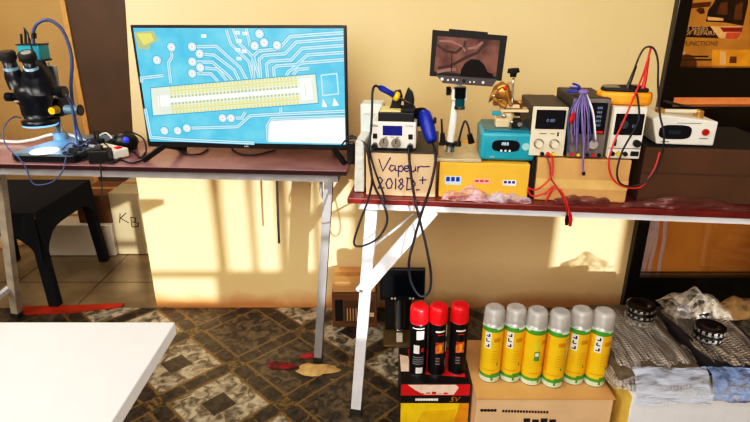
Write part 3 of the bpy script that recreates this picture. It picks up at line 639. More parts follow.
def carton(name, label, x0, x1, y0, y1, z0, z1, mm, rz=0, tapem=tape, group=None, cat='box', tp=True, frame=None):
    loc = Vector(((x0 + x1) / 2, (y0 + y1) / 2, z0))
    if frame: loc = frame.w(loc); rz += frame.rz
    w, d, h = (x1 - x0) / 2, (y1 - y0) / 2, z1 - z0
    o = thing(name, label, cat, loc, rz, group)
    b = MB(); b.box((-w, -d, .0005), (w, d, h), mm, .0025); b.build('box_body', o)
    if tp:
        b = MB(); b.box((-w - .0006, -.018, h - .0002), (w + .0006, .018, h + .0006), tapem); b.box((-w - .0008, -.018, h * .75), (-w + .0002, .018, h), tapem); b.box((w - .0002, -.018, h * .75), (w + .0008, .018, h), tapem); b.build('tape', o)
    return o, w, d, h
wh_box = mat('white_carton', (220, 214, 200), .7, 0, .04, 6)
def X_at(px, py, Y): return atY(px, py, Y).x
Yb = 2.62
o, w, d, h = carton('white_box', 'low white box on the tiles behind the chair', X_at(36, 235, Yb), X_at(112, 235, Yb), Yb, Yb + .3, 0, .175, wh_box)
o, w, d, h = carton('cardboard_box', 'brown cardboard box resting on the low white box', X_at(76, 205, Yb + .03), X_at(109.5, 205, Yb + .03), Yb + .03, Yb + .28, .1765, .33, card_dk)
xk0 = X_at(113.5, 225, Yb + .02)
o, w, d, h = carton('cardboard_box', 'beige carton marked KB beside the cream wall corner', xk0, xk0 + .36, Yb + .02, Yb + .37, 0, atY(125, 193, Yb + .02).z, card_gr)
b = MB(); 
def hand(b, strokes, y, m_, w_): 
    for s_ in strokes: b.ribbon(s_, w_, y, m_)
kx = -w + .035; kz = h * .52; k = .055
hand(b, [[(kx, kz), (kx + .2 * k, kz + k)], [(kx + .8 * k, kz + k * 1.05), (kx + .15 * k, kz + .5 * k), (kx + .9 * k, kz)], [(kx + 1.1 * k, kz - .4 * k), (kx + 1.15 * k, kz + .6 * k), (kx + 1.6 * k, kz + .5 * k), (kx + 1.5 * k, kz + .15 * k), (kx + 1.2 * k, kz + .1 * k), (kx + 1.8 * k, kz), (kx + 1.7 * k, kz - .35 * k), (kx + 1.1 * k, kz - .4 * k)]], -d - .001, inkb, .005)
b.build('handwriting', o)
o = thing('wooden_plank', 'pale wooden plank on the tiles at the far left', 'plank', (X_at(18, 246, 2.75), 2.80, 0), R(28))
b = MB(); b.box((-.14, -.05, .001), (.12, .05, .022), card, .003); b.box((-.13, -.03, .0225), (.11, .045, .04), card_gr, .003); b.build('board', o)

# ------------------------------------------------------------------ things under the right table
yb = 1.93
xa, xb = X_at(332, 305, yb), X_at(377, 305, yb)
o, w, d, h = carton('cardboard_box', 'brown carton on the floor behind the white table leg', xa, xb, yb, yb + .14, 0, .155, card_dk)
b = MB(); b.quad(-w + .012, -w + .045, .03, h - .025, -d - .0006, blackm); b.quad(-w + .05, w - .01, .02, h - .03, -d - .0004, mat('brown_print', (92, 58, 34), .8))
for k in range(5): b.quad(-w + .06 + k * .012, -w + .064 + k * .012, .03, .09, -d - .0008, card)
b.quad(w - .03, w - .012, .05, .07, -d - .0008, card_pk); b.build('printed_label', o)
o, w, d, h = carton('cardboard_box', 'tan carton lying on top of the brown floor carton', xa + .004, xb - .006, yb + .01, yb + .145, .157, .205, card)
# black microscope on the floor
yv = 1.86
mm0 = thing('bench_microscope', 'black framed microscope with square screen standing on the floor', 'microscope', (X_at(399, 330, yv), yv, 0))
ox = X_at(399, 330, yv)
b = MB(); b.box((-.062, -.075, .001), (.055, .075, .012), mat('bronze_plate', (128, 104, 66), .4, .3), .003); b.build('base_plate', mm0)
xl, xr = X_at(380, 280, yv - .02) - ox, X_at(425, 280, yv - .02) - ox; zt, zl = atY(400, 268, yv - .02).z, atY(400, 299, yv - .02).z
b = MB(); b.box((xl, -.03, zl), (xr, -.012, zt), black, .004); mo = b.build('monitor', mm0)
b = MB(); b.box((xl + .008, -.0315, zl + .018), (xr - .008, -.0295, zt - .008), lcd_dk); b.build('screen', mo)
b = MB()
for k in (-.04, -.028, .03, .042): b.cyl((xl / 2 + xr / 2 + k, -.033, zl + .009), (xl / 2 + xr / 2 + k, -.029, zl + .009), .004, label_w)
b.build('button', mo)
b = MB(); b.box((-.055, .03, .012), (.05, .06, zl + .02), black, .004); b.build('column', mm0)
b = MB(); b.cyl((.0, -.005, .05), (.0, -.005, zl), .022, black); b.cyl((0, -.005, .04), (0, -.005, .05), .014, silver); b.build('lens_barrel', mm0)
b = MB(); b.box((-.012, -.06, .014), (.012, -.03, .04), whitep, .002); b.build('stage_clip', mm0)
# rag and pad
c0 = atZ(317, 369, 0)
def blob(b, c, rx, ry, h, mm, seed, n=22):
    random.seed(seed); ph = [random.uniform(0, 6.28) for _ in range(6)]; rings = []
    V = [(c[0], c[1], h * .9)]; fs = []
    for j in range(1, 6):
        t = j / 5
        for k in range(n):
            a = 6.2832 * k / n; q = 1 + .13 * math.sin(3 * a + ph[0]) + .08 * math.sin(5 * a + ph[1]) + .05 * math.sin(9 * a + ph[2])
            V.append((c[0] + rx * t * q * math.cos(a), c[1] + ry * t * q * math.sin(a), (h * (1 - t ** 3) * (1 + .35 * math.sin(4 * a + ph[3]) * t) if j < 5 else .001) + .001))
    for k in range(n): fs.append((0, 1 + k, 1 + (k + 1) % n))
    for j in range(4):
        for k in range(n): p = 1 + j * n + k; p2 = 1 + j * n + (k + 1) % n; fs.append((p, p + n, p2 + n, p2))
    b.add(V, fs, mm, True)
b = MB(); blob(b, (0, 0), .078, .036, .014, mat('beige_sponge', (202, 168, 112), .9, 0, .1, 40, .5, 90), 3)
b.build('sponge_pad', None, (c0.x + .0, c0.y - .006, 0), 0, label='flat beige pad under the grey table foot', category='pad')
c1 = atZ(281, 366, 0); b = MB(); blob(b, (0, 0), .055, .022, .012, mat('dark_red_rag', (70, 40, 36), .9, 0, .2, 50, .5, 60, c2=(150, 30, 36)), 8); 
b.build('crumpled_rag', None, (c1.x, c1.y, 0), -.15, label='crumpled dark and red rag beside the beige pad', category='rag')
c2 = atZ(309, 359, 0); b = MB(); blob(b, (0, 0), .032, .012, .016, mat('red_rag', (168, 40, 40), .8, 0, .15, 60), 5)
b.build('crumpled_rag', None, (c2.x, c2.y + .012, 0), .1, label='small red rag behind the beige pad', category='rag')

# ------------------------------------------------------------------ equipment on right table
def g2(px, py, d): return T2.at(px, py, d)
def thing2(name, label, cat, x, d, z, rz=0, group=None): return thing(name, label, cat, T2.w((x, d, z)), T2.rz + rz, group)
# handwritten carton
xa, xb = g2(366, 175, .03).x, g2(436, 175, .03).x; zc = g2(400, 153, .03).z
o, w, d, h = carton('cardboard_box', 'pale carton with blue handwriting carrying the soldering station', xa, xb, .03, .30, ZT, zc, card_pk, frame=T2, tp=False)
b = MB(); b.box((-w - .004, -d - .003, h), (w + .004, d, h + .004), dgrey, .001); b.build('lid', o, label='dark grey lid board')
def word(b, strokes, y, mm, ww, x, z, k):
    for s_ in strokes:
        b.ribbon([(x + p[0] * k, z + p[1] * k) for p in s_], ww, y, mm)
Vs = [[(0, 1.0), (.35, 0), (.95, 1.15)], [(1.3, .45), (1.0, .5), (.85, .2), (1.05, 0), (1.3, .2), (1.35, .5), (1.35, .1), (1.55, .05)], [(1.6, .5), (1.6, -.45)], [(1.6, .35), (1.85, .5), (2.0, .25), (1.85, 0), (1.6, .05)],
      [(2.1, .25), (2.4, .3), (2.35, .5), (2.1, .45), (2.05, .15), (2.25, 0), (2.5, .15)], [(2.6, .5), (2.6, .1), (2.8, 0), (2.95, .2), (2.95, .5), (3.0, .05)], [(3.15, .5), (3.15, 0)], [(3.15, .3), (3.35, .5), (3.6, .45), (4.1, .5)]]
Ns = [[(0, .75), (.25, .95), (.45, .7), (.1, .05), (.6, .1)], [(.85, .8), (.7, .45), (.85, .05), (1.1, .1), (1.2, .5), (1.05, .85), (.85, .8)], [(1.45, .9), (1.45, .0)], [(1.95, .9), (1.7, .7), (2.05, .3), (1.85, 0), (1.65, .2), (2.0, .6), (1.95, .9)],
      [(2.35, .95), (2.3, 0), (2.75, .1), (2.95, .5), (2.7, .9), (2.25, .95)], [(3.0, .0), (3.3, .05)], [(3.5, 1.1), (3.5, .5)], [(3.25, .8), (3.8, .85)]]
b = MB(); word(b, Vs, -d - .0009, ink, .0034, -w + .035, h * .58, .034); word(b, Ns, -d - .0009, ink, .0034, -w + .03, h * .16, .036); b.build('handwriting', o)
# torn white carton peeking at left
xl = g2(353, 180, .08).x
wr = mat('crumpled_white_plastic', (214, 216, 206), .35, 0, .06, 20, .6, 40)
b = MB(); vs = []; n = 8
poly = [g2(356, 137, .10), g2(366, 130, .10), g2(368, 200, .02), g2(366, 199, .015), g2(352, 199, .06)]
b.prism([(g2(354, 150, .06).x, ZT + .001), (xa - .008, ZT + .001), (xa - .008, g2(366, 140, .08).z), (g2(357, 138, .08).x, g2(357, 138, .08).z)], .05, .24, wr, 'y', .004)
b.build('plastic_bag', None, T2.w((0, 0, 0)), T2.rz, label='crumpled white plastic packet left of the handwritten carton', category='bag')

# soldering station
zs = zc + .0045; xs0, xs1 = g2(371, 145, .045).x, g2(416, 145, .045).x; ws = (xs1 - xs0) / 2; hs = g2(390, 122, .045).z - zs
so = thing2('soldering_station', 'white soldering station with blue display and two knobs', 'soldering station', (xs0 + xs1) / 2, .045, zs)
b = MB(); b.box((-ws, 0, .003), (ws, .13, hs), whitep, .005, seg=3); bd = b.build('housing', so)
b = MB(); b.box((-ws * .48, -.0015, hs * .52), (ws * .38, .001, hs * .87), lcd_bl, .0005); b.build('display', so)
for k in (-.42, .12):
    b = MB(); b.cyl((ws * k, -.012, hs * .27), (ws * k, .001, hs * .27), .0125, silver, .0135, 20); kb = b.build('knob', so)
    b = MB(); b.box((ws * k - .001, -.0135, hs * .27), (ws * k + .001, -.0115, hs * .27 + .011), inkb); b.build('pointer', kb)
for k in (-.82, .75):
    b = MB(); b.box((ws * k - .006, -.003, hs * .40), (ws * k + .006, .001, hs * .58), black, .001); b.build('switch', so)
    b = MB(); b.cyl((ws * k, -.02, hs * .16), (ws * k, .001, hs * .16), .008, black); b.build('connector', so)
b = MB(); b.text('8586', -ws * .95, hs * .82, .008, -.0008, inkb); b.text('POWER', ws * .52, hs * .84, .006, -.0008, inkb)
for k in range(3): b.quad(-ws * .4 + k * .016, -ws * .4 + k * .016 + .009, hs * .45, hs * .47, -.0008, inkb)
b.build('panel_print', so)
# second pale unit behind
zz = g2(370, 108, .12)
o = thing2('hot_air_station', 'pale translucent box behind the left of the soldering station', 'station', g2(369, 130, .1).x, .185, zs)
hh = g2(370, 104, .185).z - zs
b = MB(); b.box((-.036, 0, .002), (.03, .08, hh), mat('pale_blue_plastic', (206, 218, 214), .25, 0, .03), .006); b.build('housing', o)
b = MB(); b.box((-.028, -.004, hh * .72), (.022, 0, hh * .9), whitep, .001); b.build('label_plate', o)
# black tray with cream sponge on the station
xt0, xt1 = g2(378, 118, .05).x, g2(414, 118, .05).x; zt = zs + hs
tr0 = thing2('cleaning_tray', 'black tray with cream sponge on top of the soldering station', 'tray', (xt0 + xt1) / 2, .05, zt + .0005)
wt_ = (xt1 - xt0) / 2; b = MB(); b.box((-wt_, .0, .0), (wt_, .085, .024), black, .002); b.build('tray', tr0)
b = MB(); b.box((-wt_ + .004, .008, .0225), (wt_ * .25, .078, .028), paleyel, .002); b.build('sponge', tr0)
b = MB(); b.box((wt_ * .3, .002, .0245), (wt_ + .002, .05, .0335), blackm, .003, T=None); b.build('clip', tr0)
# iron holder
hz = zt + .0255
ho = thing2('iron_holder', 'black soldering iron stand with two upright cheeks', 'stand', g2(402, 105, .1).x, .115, hz + .001)
b = MB(); b.prism([(-.032, 0), (-.006, 0), (.0, .028), (-.006, .048), (-.024, .045), (-.028, .02)], -.02, .02, blackm, 'y', .003); b.build('cheek', ho)
b = MB(); b.prism([(.004, 0), (.03, 0), (.033, .02), (.028, .042), (.014, .055), (.006, .03)], -.02, .02, blackm, 'y', .003); b.build('cheek', ho)
b = MB(); b.box((-.034, -.022, -.001), (.034, .022, .004), blackm, .001); b.build('base', ho)
# iron
io = thing2('soldering_iron', 'blue handled soldering iron with yellow collar and long black cord', 'soldering iron', 0, 0, 0)
A = g2(379, 87, .07); B = g2(394, 95, .08); C_ = g2(397, 97, .085)
v = (B - A).normalized()
b = MB(); b.loft([(A, .006), (A + (B - A) * .2, .0085), (A + (B - A) * .6, .0075), (B, .0085)], bluep, 16); b.build('handle', io)
b = MB(); b.loft([(B, .009), (B + v * .004, .0125), (B + v * .012, .0125), (B + v * .015, .009)], yel, 20); b.build('collar', io)
b = MB(); b.loft([(B + v * .014, .004), (B + v * .045, .003), (B + v * .055, .001)], silver, 12); b.build('tip', io)
b = MB(); b.tube([A + v * .003, g2(375, 86, .06), g2(372.5, 92, .05), g2(372, 110, .03), g2(371, 130, .015), g2(369, 145, .0), g2(369, 160, -.005), g2(374, 185, -.02), g2(384, 205, -.03), g2(387, 222, -.03), g2(378, 238, -.03), g2(362, 246, -.03), g2(354, 243, -.03), g2(360, 222, -.03), g2(368, 200, -.025), g2(372, 180, -.02), g2(369, 160, .0), g2(367, 150, .02)], .0032, cordb, 8); b.build('cord', io)
# hot air gun
ha = thing2('hot_air_gun', 'blue handled hot air gun leaning in a black cradle', 'hot air gun', 0, 0, 0)
A = g2(424, 113, .10); B = g2(432, 142, .06); v = B - A
b = MB(); b.loft([(A - v * .06, .012), (A + v * .04, .018), (A + v * .4, .020), (A + v * .7, .0175), (A + v * .95, .015), (B, .011)], bluep, 22); b.build('handle', ha)
b = MB(); b.loft([(A + Vector((-.012, .03, .002)), .018), (A + v * .45 + Vector((-.018, .025, 0)), .018)], blackm, 16); b.build('cradle', ha)
q = A + v * .35 + Vector((.022, -.01, .01)); b = MB(); b.box(q - Vector((.004, .006, .008)), q + Vector((.004, .006, .008)), black, .002); b.build('button', ha)
b = MB(); b.tube([B, g2(435, 150, .02), g2(435, 165, -.005), g2(430, 188, -.03), g2(422, 212, -.03), g2(414, 240, -.03), g2(409, 262, -.03), g2(411, 282, -.03), g2(420, 296, -.03), g2(429, 292, -.03), g2(431, 275, -.03), g2(427, 250, -.03), g2(421, 225, -.03), g2(415, 200, -.03), g2(411, 175, -.01), g2(409, 155, .01), g2(409, 146, .03)], .0036, cordb, 8); b.build('cord', ha)
cable([g2(369, 150, .02), g2(374, 168, -.005), g2(382, 190, -.02), g2(386, 202, -.025)], .0028, cordb, 'short black cord crossing the corner of the handwritten carton', frame=T2)
cable([g2(340, 148, .2), g2(345, 141, .17), g2(354, 138, .12), g2(364, 143, .05), g2(369, 150, .03)], .0028, cordb, 'black lead reaching left from the soldering station to the charger', frame=T2)

# yellow cartons with labels
zy = g2(480, 163, .035).z
xa, xb = g2(439, 180, .035).x, g2(529, 180, .035).x
o, w, d, h = carton('yellow_box', 'long yellow box with three small labels under the LCD microscope', xa, xb, .035, .30, ZT, zy, yellow_card, frame=T2, tp=False)
for (px0, px1, py0, py1, mm, nm) in ((445, 461, 176, 185, mat('pale_blue_label', (186, 214, 226), .5), 'pale blue label'), (474, 490, 179, 184, mat('pink_label', (240, 168, 170), .5), 'pink label'), (503, 516, 180, 186, label_w, 'white label')):
    p0 = g2(px0, py0, .034); p1 = g2(px1, py1, .034); cxm = (xa + xb) / 2; b = MB(); b.box((p0.x - cxm, -d - .0008, p1.z - ZT), (p1.x - cxm, -d + .0005, p0.z - ZT), mm)
    for k in range(3): ww = (p1.x - p0.x); b.quad(p0.x - cxm + ww * (.08 + .3 * k), p0.x - cxm + ww * (.3 + .3 * k), (p1.z - ZT) * .6 + (p0.z - ZT) * .4, (p0.z - ZT) - .002, -d - .0012, redc if 'pink' in nm else bluep)
    b.build('printed_label', o, label=nm)
# plastic bags of tips
bagm = wrapmat('pink_clear_plastic', (244, 196, 206), .38, 50, .15, (.5, 1, 1)); bagm2 = wrapmat('clear_plastic', (226, 206, 222), .38, 45, .15, (.5, 1, 1))
def bag(x0, x1, y0, y1, h, mm, label, seed, frame=T2, z=ZT, inner=None, cat='bag', name='plastic_bag'):
    random.seed(seed); n, k = 26, 9; V = []; fs = []
    ph = [random.uniform(0, 6.3) for _ in range(5)]
    for i in range(n + 1):
        for j in range(k + 1):
            u = i / n; v = j / k; e = (math.sin(math.pi * u) ** .45) * (math.sin(math.pi * v) ** .6) if 0 < i < n and 0 < j < k else 0
            zz = .002 + h * e * (.78 + .14 * math.sin(9 * u + ph[0] + 2 * v) + .1 * math.sin(19 * u + ph[1] - 4 * v) + random.uniform(-.03, .03))
            V.append((x0 + (x1 - x0) * u + .004 * math.sin(9 * v + ph[2]), y0 + (y1 - y0) * v + .006 * math.sin(13 * u + ph[3]), zz))
    for i in range(n):
        for j in range(k): p = i * (k + 1) + j; fs.append((p, p + k + 1, p + k + 2, p + 1))
    o = thing(name, label, cat, frame.w((0, 0, z)) if frame else Vector((0, 0, z)), frame.rz if frame else 0)
    b = MB(); b.add(V, fs, mm, True); b.build('bag_film', o)
    if inner:
        b = MB(); inner(b); b.build('contents', o)
    return o
def inn(b):
    x0, x1 = g2(448, 195, 0).x, g2(486, 195, 0).x
    for k in range(6): b.tube([(x0 + k * .012, .01 + .002 * k, .008), (x0 + k * .012 + .045, .015 + .001 * k, .010 + .002 * (k % 2))], .003, silver if k % 2 else redc, sub=0)
bag(g2(443, 195, .01).x, g2(492, 195, .01).x, .002, .033, .042, bagm, 'pink tinted clear bag of soldering tips in front of the yellow box', 4, inner=inn)
bag(g2(486, 195, .01).x, g2(532, 195, .01).x, .002, .032, .03, bagm2, 'flat clear plastic bag at the right end of the yellow box', 5)
bag(g2(556, 200, .01).x, g2(612, 200, .01).x, .004, .03, .03, wrapmat('brown_clear_plastic', (120, 62, 60), .5, 40, .2, (.4, 1, 1)), 'dark clear plastic sleeve in front of the tan carton', 6)
bag(g2(622, 205, .01).x, g2(752, 210, .01).x, .004, .03, .034, wrapmat('dark_clear_plastic', (112, 66, 62), .5, 40, .2, (.4, 1, 1)), 'long crumpled plastic sleeve in front of the dark carton', 9)

# LCD microscope
lm = thing2('lcd_microscope', 'digital microscope with wide black screen on a white pole', 'microscope', 0, 0, 0)
zb0 = zy + .001; xp = g2(449, 146, .12).x
sxa, sxb = g2(436, 160, .06).x, g2(480, 160, .06).x
b = MB(); b.prism([(sxa - .004, .034), (sxb + .002, .034), (sxb - .004, .22), (sxa + .002, .22)], zb0, zb0 + .008, mat('champagne_plate', (206, 190, 160), .35, .3), 'z', .001); b.build('base_plate', lm)
pt = g2(456, 84, .12); pb_ = g2(448, 148, .12)
b = MB(); b.tube([(xp, .12, zb0 + .005), (xp + .018, .12, pt.z)], .010, whitep, 14, sub=0); b.build('pole', lm)
b = MB(); b.cyl((xp, .12, zb0 + .006), (xp + .003, .12, zb0 + .03), .0145, silver); b.cyl((xp + .003, .12, zb0 + .028), (xp + .004, .12, zb0 + .036), .017, black); b.build('pole_collar', lm)
def quadbox(b, P, d0, d1, mm):
    V = [(p.x, d0, p.z) for p in P] + [(p.x, d1, p.z) for p in P]
    b.add(V, [(0, 1, 2, 3), (7, 6, 5, 4), (0, 4, 5, 1), (1, 5, 6, 2), (2, 6, 7, 3), (3, 7, 4, 0)], mm)
SD = .085
b = MB(); quadbox(b, [g2(432.5, 30, SD), g2(507.5, 36, SD), g2(501.5, 81, SD), g2(429.5, 76, SD)], SD, SD + .018, blackm)
quadbox(b, [g2(449, 29, SD), g2(488, 32.5, SD), g2(488, 36, SD), g2(449, 33, SD)], SD + .004, SD + .018, blackm)
quadbox(b, [g2(436, 75, SD), g2(497, 79, SD), g2(492, 86.5, SD), g2(443, 83, SD)], SD - .004, SD + .018, mat('bezel_grey', (74, 68, 74), .35)); mo = b.build('monitor_frame', lm)
lcd_sc = mat('reflective_lcd', (118, 84, 78), .12, 0, .25, 22, emit=.12, c2=(70, 48, 46))
b = MB(); quadbox(b, [g2(437.5, 36, SD), g2(500, 40.5, SD), g2(496, 76.5, SD), g2(434, 71.5, SD)], SD - .0015, SD, lcd_sc)
def sc(x, y): p = g2(420 + x / 4.18, 20 + y / 3.84, SD - .002); return (p.x, p.z)
dsh = mat('screen_dark_shape', (16, 16, 24), .15); lsh = mat('screen_pale_shape', (138, 108, 104), .15, emit=.08); msh = mat('screen_mid_shape', (72, 54, 56), .15)
b.poly([sc(168, 213), sc(172, 190), sc(188, 165), sc(215, 150), sc(245, 152), sc(268, 172), sc(282, 200), sc(305, 208), sc(303, 219)], SD - .0025, dsh)
b.ribbon([sc(75, 185), sc(130, 175), sc(190, 145), sc(240, 125), sc(280, 85)], .007, SD - .0022, msh); b.ribbon([sc(70, 95), sc(110, 120), sc(150, 125), sc(185, 100), sc(190, 80)], .006, SD - .0022, msh)
b.ribbon([sc(80, 80), sc(130, 82), sc(175, 100), sc(190, 120)], .005, SD - .0022, lsh); b.ribbon([sc(200, 110), sc(235, 105), sc(262, 85)], .006, SD - .0022, lsh); b.ribbon([sc(70, 200), sc(110, 192), sc(150, 190)], .008, SD - .0022, lsh)
b.ribbon([sc(132, 200), sc(133, 120)], .002, SD - .0024, dsh); b.build('screen', mo)
for px, py, ww, mm in ((442, 79, .007, label_w), (448, 80, .004, label_w), (453, 79.5, .005, label_w), (457, 80, .004, label_w), (464, 81, .009, blackm), (470, 82, .004, label_w), (474, 82, .004, label_w), (483, 82.5, .006, label_w)):
    q = g2(px, py, SD - .005); b = MB(); b.cyl((q.x, SD - .0065, q.z), (q.x, SD - .003, q.z), ww * .55, mm, seg=14); b.build('button', mo)
q = g2(460, 92, .105); b = MB(); b.cyl((q.x, .105, g2(460, 87, .105).z), (q.x + .001, .105, g2(461, 98, .105).z), .016, black); b.cyl((q.x + .001, .105, g2(461, 98, .105).z), (q.x + .001, .105, g2(461, 107, .105).z), .013, teal_d); b.cyl((q.x + .001, .105, g2(461, 106, .105).z), (q.x + .001, .105, g2(461, 109, .105).z), .015, silver); b.build('lens_barrel', lm)
b = MB(); b.box((g2(452, 90, .11).x, .1, g2(455, 100, .11).z), (g2(467, 90, .11).x, .13, g2(455, 89, .11).z), whitep, .003); b.build('clamp', lm)
q = g2(448.5, 91, .115); b = MB(); b.cyl((q.x - .006, .115, q.z), (q.x + .006, .115, q.z), .0115, black); b.cyl((q.x + .006, .115, q.z), (q.x + .018, .115, q.z), .004, silver); b.build('clamp_knob', lm)
# gooseneck LED lamps
b = MB(); b.tube([g2(442, 143, .10), g2(442, 130, .10), g2(441.5, 119, .10)], .0028, black, sub=2); b.cyl(g2(443, 143, .10), g2(442.5, 133, .10), .0085, black, .006); b.cyl(g2(442, 145, .09), g2(442, 142, .09), .009, black); b.build('lamp_arm', lm)
b = MB(); b.tube([g2(458, 144, .10), g2(462, 128, .10), g2(465, 121, .10), g2(468, 126, .095), g2(470, 136, .09)], .0028, black); b.cyl(g2(469.5, 134, .09), g2(471.5, 143, .09), .007, black, .009); b.build('lamp_arm', lm)
b = MB(); b.cyl(g2(458, 146, .10), g2(458, 141, .10), .009, black); b.build('lamp_base', lm)

# turquoise separator with brass clamp
xt0, xt1 = g2(482, 150, .05).x, g2(535.5, 150, .05).x; ws = (xt1 - xt0) / 2; zt1 = g2(500, 124, .16).z; hs = g2(510, 133, .05).z - zy
ts = thing2('screen_separator', 'turquoise rounded heating station with dark oval display', 'heating station', (xt0 + xt1) / 2, .05, zy + .0005)
b = MB(); b.box((-ws - .004, 0, .003), (ws, .17, hs), teal, .010, seg=5); b.build('housing', ts)
b = MB(); b.box((-ws + .004, .01, hs - .001), (ws - .008, .16, hs + .005), teal_d, .003); b.build('top_plate', ts)
pts = []; 
for k in range(28): a = 6.2832 * k / 28; pts.append((-ws * .12 + .036 * math.copysign(abs(math.cos(a)) ** .6, math.cos(a)), hs * .56 + .0155 * math.copysign(abs(math.sin(a)) ** .6, math.sin(a))))
b = MB(); b.prism(pts, -.0015, .002, lcd_dk, 'y'); b.text('888', -ws * .12 - .012, hs * .58, .013, -.003, mat('led_pale', (180, 200, 220), .4, emit=.6))
for k in range(3): b.disc((-ws * .12 - .011 + k * .011, hs * .40), .003, -.0028, label_w, 10)
b.build('display', ts)
b = MB(); b.cyl((ws * .62, -.0025, hs * .55), (ws * .62, .001, hs * .55), .010, mat('pale_sticker', (150, 200, 200), .5)); b.build('round_sticker', ts)
b = MB(); b.text('LCD', -ws * .7, hs * .14, .007, -.0008, label_w); b.build('panel_print', ts)
for sxx in (-1, 1):
    b = MB(); b.cyl((sxx * ws * .8, .02, 0), (sxx * ws * .8, .02, .004), .006, black); b.build('foot', ts)
# brass clamp fixture (own thing on top)
cz = zy + hs + .006
cf = thing2('clamp_fixture', 'brass coloured clamp mechanism with black knob standing on the turquoise station', 'clamp', g2(508, 120, .1).x, .11, cz)
def c2_(px, py, d=.1):
    p = g2(px, py, d); return Vector((p.x - g2(508, 120, .1).x, d - .11, p.z - cz))
cl = mat('gold_casting', (196, 148, 72), .35, .45, .25, 40, c2=(120, 80, 34)); cr = mat('cream_casting', (226, 200, 160), .4, .1, .1)
z0 = 0
b = MB(); p = c2_(495, 128); q = c2_(508, 118); b.box((p.x, -.02, 0), (q.x + .005, .02, q.z), cr, .003); b.build('block', cf)
b = MB(); p = c2_(512, 130); q = c2_(521, 119); b.box((p.x, -.025, 0), (q.x, .015, q.z), blackm, .003); b.cyl((q.x - .005, -.03, q.z * .5), (q.x - .005, -.02, q.z * .5), .006, silver); b.build('block', cf)
b = MB(); p = c2_(500, 110); q = c2_(528, 107); b.box((p.x, -.03, p.z - .002), (q.x, .02, p.z + .005), cr, .001); p = c2_(503, 107); q = c2_(519, 104); b.box((p.x, -.028, p.z), (q.x, .01, q.z), cr, .001); b.build('stage_plate', cf)
b = MB(); p = c2_(509, 118); b.loft([(c2_(509, 122), .006), (c2_(509, 116), .016), (c2_(508, 110), .01)], cr, 12); b.sph(c2_(504, 116, .08), .006, silver); b.sph(c2_(512, 122, .08), .005, silver); b.build('pivot', cf)
b = MB(); p = c2_(492, 111); q = c2_(501, 115); b.box((p.x, -.02, q.z), (q.x, .0, p.z), teal, .002); b.build('slide_block', cf, label='small blue block')
b = MB(); p = c2_(514, 112); q = c2_(520, 116); b.box((p.x, -.015, q.z), (q.x, .0, p.z), blackm, .002); b.build('slide_block', cf)
b = MB(); b.loft([(c2_(489, 100), .008), (c2_(493, 93), .018), (c2_(501, 90), .024), (c2_(508, 93), .02), (c2_(513, 102), .010)], cl, 12); b.box(c2_(493, 106, .10), c2_(522, 100, .12), cl, .004)
b.tube([c2_(492, 96, .08), c2_(499, 103, .08), c2_(506, 107, .08)], .006, cl); b.tube([c2_(497, 89, .08), c2_(505, 86, .08), c2_(508, 96, .08), c2_(511, 106, .08)], .005, cl); b.tube([c2_(514, 102), c2_(522, 108)], .006, cl, sub=0); b.build('arm', cf)
b = MB(); b.sph(c2_(494, 96, .075), .004, silver); b.sph(c2_(505, 88, .075), .005, redp); b.build('screw', cf)
b = MB(); b.tube([c2_(512, 104, .09), c2_(512.5, 90, .09), c2_(513.5, 78, .09)], .003, silver, sub=2); b.build('spindle', cf)
b = MB(); b.cyl(c2_(513, 77, .09), c2_(513.5, 72, .09), .008, blackm, .009); b.cyl(c2_(513.5, 72.5, .09), c2_(513.5, 68.5, .09), .016, blackm, .014); b.build('knob', cf)
b = MB(); b.tube([c2_(506, 84, .09), c2_(513, 82, .09)], .003, cr, sub=0); b.build('lever', cf)

# carton under power supplies
xa, xb = g2(536, 180, .04).x, g2(629, 180, .04).x; zp2 = g2(580, 159, .04).z
o, w, d, h = carton('cardboard_box', 'tan carton under the three power supplies', xa, xb, .04, .34, ZT, zp2, card, frame=T2, tp=False)
b = MB(); b.quad(-w, w, h * .30, h * .52, -d - .0004, mat('paper_tape', (222, 178, 116), .5)); b.build('tape', o)
# black board added to draw the shaded gap between the boxes
b = MB(); b.box((xa - .014, .05, ZT + .001), (xa - .004, .3, zp2 - .01), blackm, .001); b.build('black_folder', None, T2.w((0, 0, 0)), T2.rz, label='thin black case upright between the yellow box and tan carton', category='case')
# power supplies
def psu(pxs, ys, d, body, face, label, kind, z=None, dep=.2):
    (pl, pr), (yt, yb) = pxs, ys; z = zp2 + .001 if z is None else z
    a = g2(pl, (yt + yb) / 2, d); c = g2(pr, (yt + yb) / 2, d); w = (c.x - a.x) / 2; h = g2((pl + pr) / 2, yt, d).z - z
    o = thing2('power_supply', label, 'power supply', (a.x + c.x) / 2, d, z, 0, 'bench power supplies on the tan carton')
    b = MB(); b.box((-w - .002, .004, .003), (w + .002, dep, h), body, .003); b.build('case', o)
    b = MB(); b.box((-w, -.003, .003), (w, .005, h - .002), face, .002); b.build('front_panel', o)
    return o, w, h
seg_ = mat('dim_led_text', (120, 140, 170), .4, emit=.3)
o, w, h = psu((531, 566), (106, 156), .05, dgrey, cream, 'cream faced power supply with two knobs, left of the three', 0)
b = MB(); b.box((-w * .8, -.0045, h * .56), (w * .86, -.0025, h * .93), lcd_dk, .0005); b.text('0.00', -w * .2, h * .70, .012, -.0052, seg_); b.build('display', o)
for k in (-.5, .4):
    b = MB(); b.cyl((w * k, -.018, h * .27), (w * k, -.003, h * .27), .009, cream, .010, 18); b.cyl((w * k, -.0045, h * .27), (w * k, -.0032, h * .27), .013, silver); b.build('knob', o)
